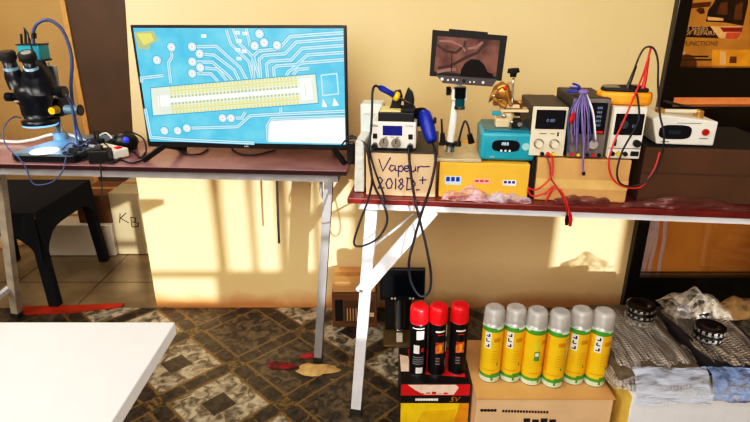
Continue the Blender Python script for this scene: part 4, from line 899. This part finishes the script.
for k, mm in ((-.25, blackm), (.1, redp), (.4, yel)):
    b = MB(); b.cyl((w * k, -.012, h * .07), (w * k, -.003, h * .07), .005, mm, seg=12); b.build('terminal', o)
b = MB(); b.quad(-w * .5, -w * .1, h * .46, h * .475, -.0036, inkb); b.quad(w * .1, w * .35, h * .46, h * .475, -.0036, inkb); b.quad(w * .5, w * .6, h * .42, h * .5, -.0036, inkb); b.build('panel_print', o)
gf = mat('grey_face', (120, 112, 106), .4)
o, w, h = psu((570, 607), (98, 157.5), .045, dgrey, gf, 'grey faced power supply with dark display, middle of the three', 1)
b = MB(); b.box((-w * .85, -.0045, h * .42), (w * .85, -.0025, h * .93), lcd_dk, .0005)
for k in range(5): b.text('888', w * .3, h * (.55 + .07 * k), .009, -.0052, seg_)
b.quad(-w * .6, -w * .0, h * .6, h * .85, -.0050, mat('deep_teal_lcd', (20, 50, 74), .2)); b.build('display', o)
for k in (.42, .66):
    b = MB(); b.box((w * k - .005, -.008, h * .435), (w * k + .005, -.004, h * .475), redp, .001); b.build('button', o)
b = MB(); b.cyl((w * .3, -.016, h * .26), (w * .3, -.003, h * .26), .012, mat('grey_knob', (170, 164, 160), .35), .013); b.build('knob', o)
for k, mm in ((-.75, redp), (-.4, yel), (.1, blackm), (.42, redp), (.75, blackm)):
    b = MB(); b.cyl((w * k, -.01, h * .07), (w * k, -.003, h * .07), .0045, mm, seg=12); b.build('terminal', o)
o, w, h = psu((610.5, 643), (107, 161), .045, cream, whitep, 'white faced power supply under the orange multimeter', 2)
b = MB(); b.box((-w * .85, -.0045, h * .48), (w * .88, -.0025, h * .88), lcd_dk, .0005); b.disc((-w * .3, h * .68), .011, -.0052, mat('gauge_grey', (60, 64, 74), .4)); b.text('00', w * .2, h * .62, .012, -.0052, seg_); b.build('display', o)
b = MB(); b.cyl((w * .65, -.016, h * .33), (w * .65, -.003, h * .33), .009, blackm); b.build('knob', o)
b = MB(); b.box((-w * .75, -.008, h * .27), (-w * .6, -.003, h * .4), blackm, .001); b.build('switch', o)
b = MB(); b.box((-w, -.0042, h * .215), (w, -.0025, h * .225), blackm); b.box((w * .4, -.007, h * .08), (w * .9, -.003, h * .17), blackm, .001); b.build('outlet', o)
for k, mm in ((-.75, blackm), (-.38, yel), (.05, blackm)):
    b = MB(); b.cyl((w * k, -.011, h * .12), (w * k, -.003, h * .12), .0058, mm, seg=12); b.build('terminal', o)
zps = zp2 + .001 + h
# multimeter
mx_ = g2(624, 98, .09); mu = thing2('multimeter', 'orange cased multimeter lying on the right power supply', 'multimeter', mx_.x, .09, zps + .001, -.1)
outl = [(-.068, .012), (-.06, -.02), (-.02, -.026), (.02, -.03), (.06, -.026), (.068, .0), (.066, .07), (.02, .085), (-.05, .07)]
b = MB(); b.prism(outl, 0, .032, orange, 'z', .008); b.build('holster', mu)
b = MB(); b.prism([(x * .85, y * .85 + .005) for x, y in outl], .0315, .040, blackm, 'z', .003); fb = b.build('meter_body', mu)
b = MB(); b.cyl((.022, .012, .039), (.022, .012, .047), .014, black); b.build('dial', mu)
b = MB(); b.box((-.05, .0, .0395), (-.012, .045, .0415), mat('lcd_greygreen', (100, 108, 96), .3)); b.build('display', mu)
for k, px in enumerate((630, 641)):
    q = g2(px, 91, .08); 
# probes stand up in the leads
rl = thing2('test_lead', 'red test lead rising from the multimeter and looping below the power supply', 'test lead', 0, 0, 0, 0, 'multimeter test leads')
b = MB(); b.tube([g2(641, 92, .09), g2(646, 75, .09), g2(649, 55, .09), g2(651, 47.5, .09), g2(650, 52, .08), g2(644, 72, .06), g2(636, 92, .02), g2(625, 118, -.005), g2(615, 140, -.02), g2(609, 160, -.03), g2(611, 175, -.03), g2(618, 184, -.03), g2(630, 188, -.03), g2(642, 186, -.025), g2(654, 170, -.02), g2(660, 152, -.01)], .0024, redc, 8); b.build('wire', rl)
b = MB(); b.loft([(g2(641, 96, .088), .006), (g2(645, 80, .088), .0045), (g2(648.5, 58, .088), .003)], redp, 10); b.build('probe', rl)
kl = thing2('test_lead', 'black test lead arching high above the multimeter and looping right', 'test lead', 0, 0, 0, 0, 'multimeter test leads')
b = MB(); b.tube([g2(627, 90, .085), g2(634, 70, .085), g2(641, 53, .085), g2(647, 47, .085), g2(654, 49, .08), g2(658, 62, .07), g2(658, 85, .04), g2(660, 115, -.01), g2(664, 135, -.03), g2(661, 158, -.03), g2(650, 178, -.03), g2(635, 186, -.03), g2(621, 184, -.03), g2(617, 172, -.03), g2(622, 152, -.02), g2(633, 132, -.005), g2(639, 118, .01), g2(638, 100, .04), g2(636, 92, .06)], .0024, cordb, 8); b.build('wire', kl)
b = MB(); b.loft([(g2(626, 96, .083), .006), (g2(629, 84, .083), .005), (g2(636, 66, .083), .003)], black, 10); b.build('probe', kl)
b = MB(); b.cyl(g2(632, 93, .08), g2(633, 88, .08), .008, black); b.cyl(g2(640, 94, .08), g2(641, 89, .08), .007, black); b.build('plug', kl)
# purple cable bundle hanging over the middle power supply
pbn = thing2('cable_bundle', 'bundle of purple ribbon leads draped over the middle power supply', 'cables', 0, 0, 0)
random.seed(11)
for k in range(10):
    xs = 568.5 + k * 2.7; top = g2(585 + random.uniform(-3, 3), 90 + random.uniform(0, 3), .06)
    e = 140 + random.uniform(-6, 14); b = MB()
    b.tube([g2(583, 94, .1), top, g2(583 + (xs - 583) * .8, 108, .028), g2(xs + random.uniform(-1, 1), 122, .022), g2(xs + random.uniform(-2, 2), e, .022)], .0022, purple if k % 4 else bcable, 6); b.build('wire', pbn)
b = MB(); b.tube([g2(585, 93, .06), g2(582, 110, .022), g2(584, 140, .012), g2(583, 165, .01), g2(583.5, 174, .01)], .0025, purple); b.cyl(g2(583.5, 172, .01), g2(583.7, 175, .01), .004, blackm); b.build('wire', pbn)
b = MB(); b.tube([g2(586, 93, .06), g2(592, 108, .024), g2(594, 118, .02), g2(596, 140, .018)], .0022, label_w); b.build('wire', pbn, label='white wire')
b = MB(); b.loft([(g2(574, 112, .015), .002), (g2(572, 118, .015), .006), (g2(570.5, 123, .015), .004)], redp, 10); b.build('clip', pbn, label='red clip')
b = MB(); b.sph(g2(584, 92, .06), .012, purple, (1.2, 1, .6)); b.build('knot', pbn)
bb = thing2('wire_coil', 'coil of blue wire lying on top of the middle power supply', 'wire', 0, 0, 0)
q = g2(572, 95, .09); q.z = zp2 + .001 + (g2(587, 98, .045).z - zp2) + .004
b = MB(); b.tube([(q.x + (.024 - .001 * t) * math.cos(t * .8) + .006, q.y + .02 * math.sin(t * .8), q.z + .0012 * t) for t in range(20)], .0028, bluep); b.build('coil', bb)
# red/black clip leads in front of left psu
rc = thing2('clip_lead', 'tangled red clip lead hanging over the table edge', 'test lead', 0, 0, 0)
b = MB(); b.tube([g2(552, 155, .04), g2(553, 165, .015), g2(552, 175, .01), g2(545, 184, .008), g2(535, 190, .008), g2(528, 188, .008), g2(532, 196, .006), g2(545, 193, .004), g2(554, 186, .0), g2(548, 198, -.002), g2(546, 201, -.004), g2(552, 190, -.004), g2(560, 190, -.008), g2(567, 204, -.012), g2(570, 216, -.012)], .0024, redc, 8); b.build('wire', rc)
b = MB(); b.loft([(g2(570, 213, -.012), .003), (g2(570.5, 219, -.012), .006), (g2(570, 226, -.012), .004)], redp, 10); b.build('clip', rc)
rc = thing2('clip_lead', 'black tipped clip lead running beside the red one over the table edge', 'test lead', 0, 0, 0)
b = MB(); b.tube([g2(546, 155, .04), g2(550, 166, .02), g2(551, 178, .012), g2(556, 186, .004), g2(563, 198, -.006), g2(567, 213, -.012), g2(567, 218, -.012)], .0022, mat('dark_red_wire', (150, 34, 34), .5), 8); b.build('wire', rc)
b = MB(); b.loft([(g2(567, 215, -.012), .003), (g2(566.8, 220, -.012), .0055), (g2(566.5, 225, -.012), .004)], black, 10); b.build('clip', rc)

# dark carton at the right with the white device
xa, xb = g2(640, 180, .06).x, g2(640, 180, .06).x + .36; zd = g2(700, 149, .06).z
o, w, d, h = carton('cardboard_box', 'dark brown carton at the right end of the table', xa, xb, .06, .36, ZT, zd, mat('darkest_cardboard', (88, 56, 32), .85, 0, .07, 6, .15, 120), frame=T2, tp=False)
b = MB(); b.quad(-w, w, h * .52, h * .56, -d - .0004, mat('brown_seam', (70, 44, 26), .8)); b.build('tape', o)
b = MB(); b.box((-w, -d + .004, h - .001), (w, d, h + .0008), blackm); b.build('lid', o, label='black top of the carton')
dv = thing2('power_meter', 'white wedge shaped unit with dark oval display and red button', 'power unit', g2(682, 130, .08).x, .08, zd + .001)
cx = g2(682, 130, .08).x
def dv_(px, py): p = g2(px, py, .08); return (p.x - cx, p.z - zd - .001)
P = [dv_(656, 144), dv_(653, 119), dv_(663, 115), dv_(719, 122), dv_(717, 130), dv_(713, 147.5)]
P = [(x, max(z, .003)) for x, z in P]
b = MB(); b.prism(P[::-1], 0, .13, whitep, 'y', .004); b.build('housing', dv)
cc = dv_(675, 132); pts = []
for k in range(28): a = 6.2832 * k / 28; pts.append((cc[0] + .040 * math.copysign(abs(math.cos(a)) ** .6, math.cos(a)), cc[1] + .0185 * math.copysign(abs(math.sin(a)) ** .6, math.sin(a))))
b = MB(); b.prism(pts, -.002, .001, lcd_dk, 'y'); b.text('8888', cc[0] - .017, cc[1] - .005, .015, -.0035, mat('faint_digits', (40, 62, 80), .4, emit=.1)); b.build('display', dv)
q = dv_(705, 132); b = MB(); b.cyl((q[0], -.006, q[1]), (q[0], .001, q[1]), .0085, mat('dark_red_button', (170, 24, 20), .3)); b.build('button', dv)
q = dv_(677, 122.5); b = MB(); b.quad(q[0], q[0] + .06, q[1] - .002, q[1] - .0005, -.0006, inkb); q = dv_(661, 141.5); b.quad(q[0], q[0] + .02, q[1] - .001, q[1] + .001, -.0006, inkb)
q = dv_(699, 138.5); b.quad(q[0], q[0] + .022, q[1] - .001, q[1] + .001, -.0006, inkb); b.build('panel_print', dv)
b = MB(); hl = dv_(666, 117); hr = dv_(706, 119)
for k, p in enumerate((hl, hr)): b.box((p[0] - .008, .03, p[1] - .012), (p[0] + .008, .06, p[1] + .016), brass, .003)
b.box((hl[0], .04, hl[1] + .004), (hr[0], .052, hl[1] + .013), cream, .003); b.build('handle', dv)
cable([g2(664, 101, .5), g2(680, 105, .42), g2(700, 109, .42), g2(722, 108, .5)], .004, cordb, 'black lead draped along the bottom of the upper door glass', frame=T2)

# ------------------------------------------------------------------ foreground boxes and cans
zb = .156
b_dark = mat('black_print', (22, 14, 16), .4); rprint = mat('red_print', (206, 28, 34), .4); yprint = mat('yellow_print', (246, 206, 24), .45); cprint = mat('cream_print', (240, 214, 196), .5); oyel = mat('amber_print', (220, 150, 30), .45)
yf = 1.372; xa, xb = atY(401, 390, yf).x, atY(470, 390, yf).x
o = thing('printed_carton', 'red black and yellow printed carton holding the red capped cans', 'box', ((xa + xb) / 2, yf, 0)); w = (xb - xa) / 2
b = MB(); b.box((-w, 0, .0005), (w, .19, zb), b_dark, .0015)
z1 = .112; z2 = .083
b.quad(-w, w, z1, zb - .002, -.0005, rprint)
b.poly([(-w + .02, zb - .003), (-w + .045, z1 + .02), (-w + .07, z1 + .004), (w - .05, z1 + .003), (w - .035, z1 + .03), (w - .045, zb - .003)], -.0008, cprint)
b.quad(-w, w, z2, z1, -.0006, b_dark); b.quad(-w, w, .002, z2, -.0006, yprint); b.poly([(w - .045, .002), (w, .002), (w, z2), (w - .03, z2)], -.0008, oyel)
b.poly([(-w + .045, .0), (-w + .07, .05), (w - .04, .06), (w - .04, .0)], -.0007, mat('yellow_shade', (232, 184, 20), .45))
b.add([(-w + .002, .06, zb + .0005), (-w + .035, .06, zb + .0005), (-w + .03, .14, zb + .0005), (-w + .002, .15, zb + .0005)], [(0, 1, 2, 3)], cprint); b.add([(-w + .035, .05, zb + .0005), (w - .01, .03, zb + .0005), (w - .01, .18, zb + .0005), (-w + .03, .18, zb + .0005)], [(0, 1, 2, 3)], rprint)
b.build('box_body', o)
b = MB(); b.text('5V', w - .062, z2 + .006, .026, -.001, oyel, shear=.3); b.quad(-w + .045, -w + .115, z2 + .011, z2 + .017, -.001, label_w)
for k in range(9): b.quad(-w + .045 + k * .0082, -w + .0505 + k * .0082, z2 + .009, z2 + .019, -.0012, label_w)
for k in range(5): b.quad(-w + .06 + k * .018, -w + .073 + k * .018, z1 + .006 + .002 * (k % 2), z1 + .009 + .003 * (k % 3), -.0012, rprint)
b.build('printed_logo', o)
can_blk = mat('black_can', (20, 16, 22), .3, .2, .1); capred = mat('red_cap', (226, 22, 34), .35, 0, .04)
def patch(b, r, a0, a1, z0, z1, mm, c=(0, 0)):
    n = 6; vs = []
    for k in range(n + 1): a = R(-90) + a0 + (a1 - a0) * k / n; vs += [(c[0] + r * math.cos(a), c[1] + r * math.sin(a), z0), (c[0] + r * math.cos(a), c[1] + r * math.sin(a), z1)]
    b.add(vs, [(2 * k, 2 * k + 2, 2 * k + 3, 2 * k + 1) for k in range(n)], mm, True)
flame = mat('flame_print', (224, 120, 60), .4, 0, .3, 90, c2=(120, 30, 20))
for k, (px, py, lab) in enumerate(((418, 377, 'black spray can with red cap showing white back label panels'), (436.8, 377, 'black spray can with red cap and flame picture, middle of the three'), (457.5, 376, 'black spray can with red cap and flame picture, beside the yellow cans'))):
    p = atZ(px, py, zb); r = .0275; o = thing('spray_can', lab, 'spray can', (p.x, p.y + r, zb + .001), [0, .25, .15][k], 'black spray cans with red caps')
    b = MB(); b.lathe([(r - .003, 0, silver), (r, .002, silver), (r, .005), (r, .178), (r - .003, .187), (r - .005, .19)], can_blk, seg=28)
    e = r + .0004
    if k == 0:
        patch(b, e, -.3, .55, .135, .165, label_w); patch(b, e, -.6, .05, .085, .115, label_w); patch(b, e + .0003, .25, .55, .09, .105, redp); patch(b, e, -.3, .5, .012, .034, label_w)
        for j in range(4): patch(b, e, -.7, .6, .045 + j * .008, .049 + j * .008, mat('grey_print', (130, 130, 140), .5))
        patch(b, e, -.8, .6, .172, .175, label_w)
    else:
        patch(b, e, -.6, .5, .160, .166, label_w); patch(b, e, -.35, .35, .150, .153, redp)
        patch(b, e, -.55, .45, .085, .125, flame); patch(b, e + .0003, -.15, .2, .09, .118, orange); patch(b, e + .0005, .0, .15, .1, .112, yel)
        for j in range(3): patch(b, e, -.5, .0, .045 + j * .01, .050 + j * .01, mat('grey_print', (150, 120, 120), .5))
        if k == 1: patch(b, e, .7, 1.2, .14, .18, label_w); patch(b, e, .7, 1.2, .085, .12, label_w); patch(b, e, .7, 1.2, .03, .06, mat('grey_print', (170, 170, 180), .5))
    b.build('can_body', o)
    b = MB(); b.lathe([(r + .0005, .186), (r + .001, .19), (r + .0005, .232), (r - .003, .240), (r - .010, .243)], capred, seg=28); b.build('cap', o)
# brown carton with yellow cans
yf = 1.305; xa, xb = atY(477, 400, yf).x, atY(614, 400, yf).x
o, w, d, h = carton('cardboard_box', 'pale brown carton in front holding the six yellow cans', xa, xb, yf, yf + .3, 0, zb, card_pk, tp=False)
b = MB(); b.box((-w - .002, -d - .002, h - .003), (w + .003, d, h + .001), card); b.build('lid', o)
b = MB(); b.ribbon([(-w + .012, h - .042), (-w + .060, h - .044)], .006, -d - .0006, inkb)
for k in range(5): b.quad(-w + .014 + k * .010, -w + .0205 + k * .010, h - .048, h - .038, -d - .0008, inkb)
for k in range(16): b.quad(-w + .078 + k * .0088, -w + .0845 + k * .0088, h - .050 - .0003 * k, h - .041 - .0003 * k, -d - .0008, inkb)
for k in range(4): b.quad(-w + .145 + k * .026, -w + .165 + k * .026, h - .095, h - .073 - .004 * (k % 2), -d - .0008, inkb)
b.build('printed_text', o)
YS = .93
can_y = mat('yellow_can', (240, 192, 30), .35, .1, .03, 20); can_g = mat('green_band', (88, 160, 62), .35, .1, .05); can_w = mat('pale_green_band', (208, 222, 196), .35)
capc = mat('translucent_cap', (214, 212, 210), .25, 0, .03, 30, alpha=.5); capc_in = mat('white_nozzle', (236, 234, 228), .4)
yl2 = mat('lime_print', (206, 214, 60), .4)
labs = ['yellow spray can at the left end of its row, beside the black cans', 'yellow spray can second from the left end of its row', 'yellow spray can with a green square mark low on its label', 'yellow spray can fourth from the left, its label turned aside', 'yellow spray can second from the right end of its row', 'yellow spray can at the right end of its row by the wrapped parcels']
for k, (px, py) in enumerate(((491, 384, ), (511.8, 384), (532.5, 387), (554.5, 389.5), (575.5, 386.5), (597, 388.5))):
    p = atZ(px, py, zb); r = .0318; o = thing('spray_can', labs[k], 'spray can', (p.x, p.y + r, zb + .0012), (0, .05, .5, -.1, 0, .1)[k], 'yellow spray cans with clear caps'); o.scale = (1, 1, YS)
    b = MB(); b.lathe([(r - .003, 0, silver), (r, .003, silver), (r, .006, can_w), (r, .022, can_g), (r, .034, can_y), (r, .196, can_g), (r, .206, can_w), (r - .002, .214, silver), (r - .006, .219, silver), (r - .007, .222, silver)], can_y, seg=32); e = r + .0004
    # green swoosh, letters panel, lines
    patch(b, e, -1.3, .1, .196, .212, can_g); patch(b, e, -.1, 1.3, .012, .04, can_g); patch(b, e + .0002, .1, .9, .008, .024, can_w)
    a = (-.95, -.95, -.6, .55, -1.0, -.95)[k]
    if k != 2 and k != 3:
        patch(b, e + .0002, a, a + .62, .135, .195, label_w)
        for j in range(3): patch(b, e + .0005, a + .12, a + .5, .14 + j * .019, .144 + j * .019, inkb); patch(b, e + .0005, a + (.12 if j % 2 else .35), a + (.25 if j % 2 else .5), .14 + j * .019, .152 + j * .019, inkb)
    elif k == 2:
        patch(b, e + .0002, -.7, -.2, .10, .135, can_g); patch(b, e + .0005, -.62, -.3, .118, .13, label_w); patch(b, e + .0002, -.7, -.35, .14, .17, yl2)
    else:
        patch(b, e + .0002, .75, 1.4, .06, .19, yl2); patch(b, e + .0005, .9, 1.1, .12, .18, label_w); patch(b, e + .0002, -1.2, -.9, .06, .19, orange)
    for j in range(5): patch(b, e, -.2, .7, .085 + j * .010, .0865 + j * .010, oyel)
    patch(b, e, -.1, .6, .16, .175, oyel); patch(b, e + .0003, .35, .5, .07, .08, can_g); patch(b, e, -1.0, .3, .05, .053, oyel)
    b.build('can_body', o)
    b = MB(); b.lathe([(.006, .222), (.006, .238), (.009, .240), (.009, .252), (.004, .254)], capc_in, seg=14); b.build('nozzle', o)
    b = MB(); b.lathe([(r, .214), (r, .222), (r - .002, .262), (r - .005, .270), (r - .012, .2735)], capc, seg=28); b.build('cap', o)
# white / yellow carton on right
H = .2; xa = .738; yf = 1.262; yk = 1.76
o = thing('wide_carton', 'large white fronted carton with yellow side under the plastic wrapped parcels', 'box', (xa, yf, 0))
b = MB(); b.box((0, 0, .0005), (.5, yk - yf, H), mat('white_box_card', (232, 232, 236), .55, 0, .02), .002)
b.box((-.0012, .002, .002), (.0002, yk - yf - .002, H - .003), mat('pale_yellow_card', (232, 200, 104), .6, 0, .05)); b.quad(0, .5, .002, .09, -.0004, mat('bluish_card', (214, 222, 240), .5)); b.build('box_body', o)
b = MB(); b.quad(.16, .20, .06, .066, -.001, inkb); b.quad(.21, .235, .055, .067, -.001, inkb); b.add([(-.0018, .10, .10), (-.0018, .14, .10), (-.0018, .14, .115), (-.0018, .10, .115)], [(0, 1, 2, 3)], inkb); b.build('printed_text', o)
# wrapped parcels
def parcel(x0, x1, y0, y1, z0, z1, mm, label, seed, rz=0, inner=None, ridge=True):
    random.seed(seed); n, k = 36, 30; cx, cy = (x0 + x1) / 2, (y0 + y1) / 2; w, d = (x1 - x0) / 2, (y1 - y0) / 2
    o = thing('wrapped_parcel', label, 'parcel', (cx, cy, z0), rz)
    b = MB(); b.box((-w * .93, -d * .93, .004), (w * .93, d * .93, (z1 - z0) * .88), inner, .012); b.build('contents', o)
    V = []; fs = []; ph = [random.uniform(0, 6) for _ in range(4)]
    for i in range(n + 1):
        for j in range(k + 1):
            u = i / n * 2 - 1; v = j / k * 2 - 1; m_ = max(abs(u), abs(v)); e = (1 - m_ ** 9)
            zz = (z1 - z0) * e * (1 + .05 * math.sin(9 * u + ph[0] + 2 * v)) + (.002 * math.sin(8 * v + ph[1] + 3 * u) + .0022 * math.sin(30 * u) + random.uniform(-.0006, .0006)) * (e > .2)
            V.append((u * w + .006 * math.sin(7 * v + ph[2]), v * d + .006 * math.sin(8 * u + ph[3]), max(zz, .0015)))
    for i in range(n):
        for j in range(k): p = i * (k + 1) + j; fs.append((p, p + k + 1, p + k + 2, p + 1))
    b = MB(); b.add(V, fs, mm, True); b.build('plastic_wrap', o); return o
gw = wrapmat('grey_bubble_wrap', (196, 188, 180), .58, 40, .16, (1, .22, 1), 95); gw2 = wrapmat('blue_clear_wrap', (206, 216, 238), .5, 40, .15, (.35, 1, 1.5))
inn1 = mat('grey_brown_foam', (104, 90, 72), .7, 0, .1, 30); inn2 = mat('dark_contents', (44, 38, 46), .5, 0, .2, 40)
parcel(.695, .968, 1.285, 1.70, H + .001, H + .062, gw, 'grey bubble wrapped parcel directly behind the right yellow can', 21, .0, inn1)
parcel(.978, 1.225, 1.30, 1.70, H + .001, H + .055, wrapmat('brown_clear_wrap', (186, 170, 152), .45, 40, .16, (1, .3, 1), 95), 'dark bubble wrapped parcel at the right edge under the round tins', 22, .0, inn2)
# front drape of film on carton front edge
def drape(x0, x1, label, seed, mm, zlow):
    random.seed(seed); n = 30; V = []; ph = random.uniform(0, 6)
    prof = [(yf + .055, H + .060), (yf + .03, H + .052), (yf + .014, H + .03), (yf + .0, H + .006), (yf - .006, H - .012), (yf - .008, H - zlow)]
    for i in range(n + 1):
        u = i / n
        for j, (y, z) in enumerate(prof):
            V.append((x0 + (x1 - x0) * u + random.uniform(-.002, .002), y - .004 * (.5 + .5 * math.sin(9 * u + ph + j)) - .001 * random.random(), z + .0035 * math.sin(8 * u + ph + j * .5) + .0012 * math.sin(33 * u + j)))
    fs = [(i * 6 + j, i * 6 + j + 1, i * 6 + j + 7, i * 6 + j + 6) for i in range(n) for j in range(5)]
    b = MB(); b.add(V, fs, mm, True); b.build('plastic_film', label=label, category='plastic film')
drape(.745, .96, 'bluish clear film drooping over the white carton edge at its left', 31, gw2, .02)
drape(.965, 1.2, 'bluish clear film bunched over the white carton edge at its right', 32, wrapmat('blue_clear_wrap_dense', (150, 176, 226), .55, 50, .15, (.6, 1, 1)), .006)
# round tins with silver segments
tin_b = mat('black_tin', (16, 14, 16), .3, 0, .1); seg_m = mat('silver_segment', (196, 190, 184), .25, .6)
def tin(px, py, z, r, h, label, clear=False):
    p = atZ(px, py, z); o = thing('component_tin', label, 'tin', (p.x, p.y + r, z), random.uniform(0, 1), 'round component tins on the parcels')
    mm = wrapmat('clear_tin', (190, 180, 170), .4, 30) if clear else tin_b
    b = MB(); b.lathe([(r * .93, 0), (r, .002), (r, .005), (r * .96, .006), (r * .96, h - .006), (r, h - .005), (r, h - .001), (r * .93, h), (r * .45, h), (r * .43, h - .003)], mm, seg=36); b.build('case', o)
    for k in range(16):
        a = 6.2832 * k / 16; T = Matrix.Rotation(a, 4, 'Z'); b = MB(); b.box((r * .955, -.0045, .0065), (r * .985, .0045, h - .0065), seg_m, .001, T=T); b.build('segment', o)
    return p
p = tin(645, 329, H + .064, .046, .022, 'clear round tin at the bottom of the left stack', True); tz = H + .064
def tin_at(x, y, z, r, h, label):
    o = thing('component_tin', label, 'tin', (x, y, z), random.uniform(0, 1), 'round component tins on the parcels')
    b = MB(); b.lathe([(r * .93, 0), (r, .002), (r, .005), (r * .96, .006), (r * .96, h - .006), (r, h - .005), (r, h - .001), (r * .93, h), (r * .45, h), (r * .43, h - .003)], tin_b, seg=36); b.build('case', o)
    for k in range(16):
        a = 6.2832 * k / 16; T = Matrix.Rotation(a, 4, 'Z'); b = MB(); b.box((r * .955, -.0045, .0065), (r * .985, .0045, h - .0065), seg_m, .001, T=T); b.build('segment', o)
tin_at(p.x + .003, p.y + .046, tz + .0225, .045, .021, 'black round tin with silver segments in the middle of the left stack')
tin_at(p.x - .001, p.y + .047, tz + .044, .045, .021, 'black round tin with silver segments topping the left stack')
p = tin(715, 346, H + .058, .044, .022, 'black round tin under another beside the frame edge'); 
tin_at(p.x + .003, p.y + .044, H + .0805, .044, .024, 'black round tin with silver segments topping the right stack')
# clear bag dome behind tins and small parts
o = bag(X_at(650, 300, 1.72), X_at(706, 300, 1.72), 1.56, 1.69, .085, wrapmat('clear_bag', (206, 194, 176), .3, 30, .12), 'clear puffed bag behind the round tins', 41, frame=None, z=H + .066)
q = atZ(684, 312, H + .09); o = thing('component_tin', 'small clear round tin tilted against the puffed bag', 'tin', (q.x, q.y, H + .066), 0, 'round component tins on the parcels')
b = MB(); b.loft([((-.006, -.004, .022), .022), ((.008, .012, .028), .022)], wrapmat('clear_tin2', (210, 205, 205), .55, 30), 24); b.build('case', o)
b = MB(); b.loft([((-.0065, -.0045, .022), .012), ((-.006, -.004, .0222), .012)], seg_m, 16); b.build('label_disc', o)
q = atZ(712, 322, H + .07); o = thing('component_tin', 'black tin lying between the puffed bag and the right stack', 'tin', (q.x - .02, q.y + .05, H + .062), 0, 'round component tins on the parcels')
b = MB(); b.lathe([(.032, 0), (.034, .003), (.034, .022), (.031, .025)], tin_b, seg=28); b.build('case', o)
for k in range(9):
    a = 6.2832 * k / 14 + 3.4; T = Matrix.Rotation(a, 4, 'Z'); b = MB(); b.box((.0335, -.005, .007), (.0348, .005, .019), seg_m, T=T); b.build('segment', o)
parcel(.98, 1.2, 1.66, 1.80, H + .001, H + .045, wrapmat('tan_clear_wrap', (204, 176, 136), .6, 50), 'tan crumpled wrapping behind the round tins', 23, 0, card) if False else None
# tan bag slung on the right
bag(X_at(698, 310, 1.73), X_at(775, 310, 1.73), 1.66, 1.755, .07, wrapmat('tan_film', (206, 170, 120), .5, 20, .2), 'tan crumpled film lying on the carton behind the tins', 44, frame=None, z=H + .001)

# ------------------------------------------------------------------ light
def area(name, loc, target, size, power, col, sy=None):
    l = bpy.data.lights.new(name, 'AREA'); l.size = size; l.energy = power; l.color = col
    if sy: l.shape = 'RECTANGLE'; l.size_y = sy
    o = bpy.data.objects.new(name, l); COL.objects.link(o); o.location = loc; o.rotation_euler = (Vector(target) - Vector(loc)).to_track_quat('-Z', 'Y').to_euler(); return o
area('window_fill', (-.6, -1.6, 1.9), (-.2, 2.0, .7), 2.2, 70, (1, .97, .92), 1.4)  # unseen fill lamp added behind the camera
area('ceiling_bounce', (-.3, .4, 2.6), (-.1, 1.4, 0), 2.2, 36, (1, .95, .86))  # unseen area lamp added overhead for soft general light
area('left_window', (-2.3, .7, 1.9), (-.5, 2.1, 1.2), 1.2, 34, (1, .97, .93))  # area lamp added inside the room at left for general light
area('back_room_light', (-2.1, 2.5, 2.5), (-1.6, 2.9, .4), .7, 11, (1, .93, .8))  # unseen warm lamp added to brighten the back room
area('outside_light', (1.9, 2.22, 2.4), (1.6, 2.3, 1.0), .15, 4, (1, .8, .5))  # warm lamp added behind the glass door to brighten what shows through
s = bpy.data.lights.new('sun', 'SUN'); s.energy = 4.6; s.angle = R(.55); s.color = (1, .97, .94); so_ = bpy.data.objects.new('sun', s); COL.objects.link(so_)
az, el = R(22), R(9.5)
dv3 = Vector((-math.sin(az) * math.cos(el), math.cos(az) * math.cos(el), -math.sin(el))); so_.rotation_euler = dv3.to_track_quat('-Z', 'Y').to_euler(); so_.location = (2, -4, 3)
# blue-white glow under the microscope ring
l = bpy.data.lights.new('ring_glow', 'POINT'); l.energy = .4; l.color = (.35, .68, 1); l.shadow_soft_size = .03; lo = bpy.data.objects.new('ring_glow', l); COL.objects.link(lo); lo.location = T1.w((m(42, 128).x, DM, rz - .03))
w_ = bpy.data.worlds.new('world'); scn.world = w_; w_.use_nodes = True; bg = w_.node_tree.nodes['Background']; bg.inputs[0].default_value = (1, .95, .85, 1); bg.inputs[1].default_value = .6
scn.view_settings.view_transform = 'Standard'; scn.view_settings.look = 'None'; scn.view_settings.exposure = 0.05; scn.view_settings.gamma = 1.0

scn.view_settings.use_curve_mapping = True
cm = scn.view_settings.curve_mapping; cv = cm.curves[3]
cv.points.new(.03, .017); cv.points.new(.12, .095); cv.points.new(.5, .56)
cm.update()
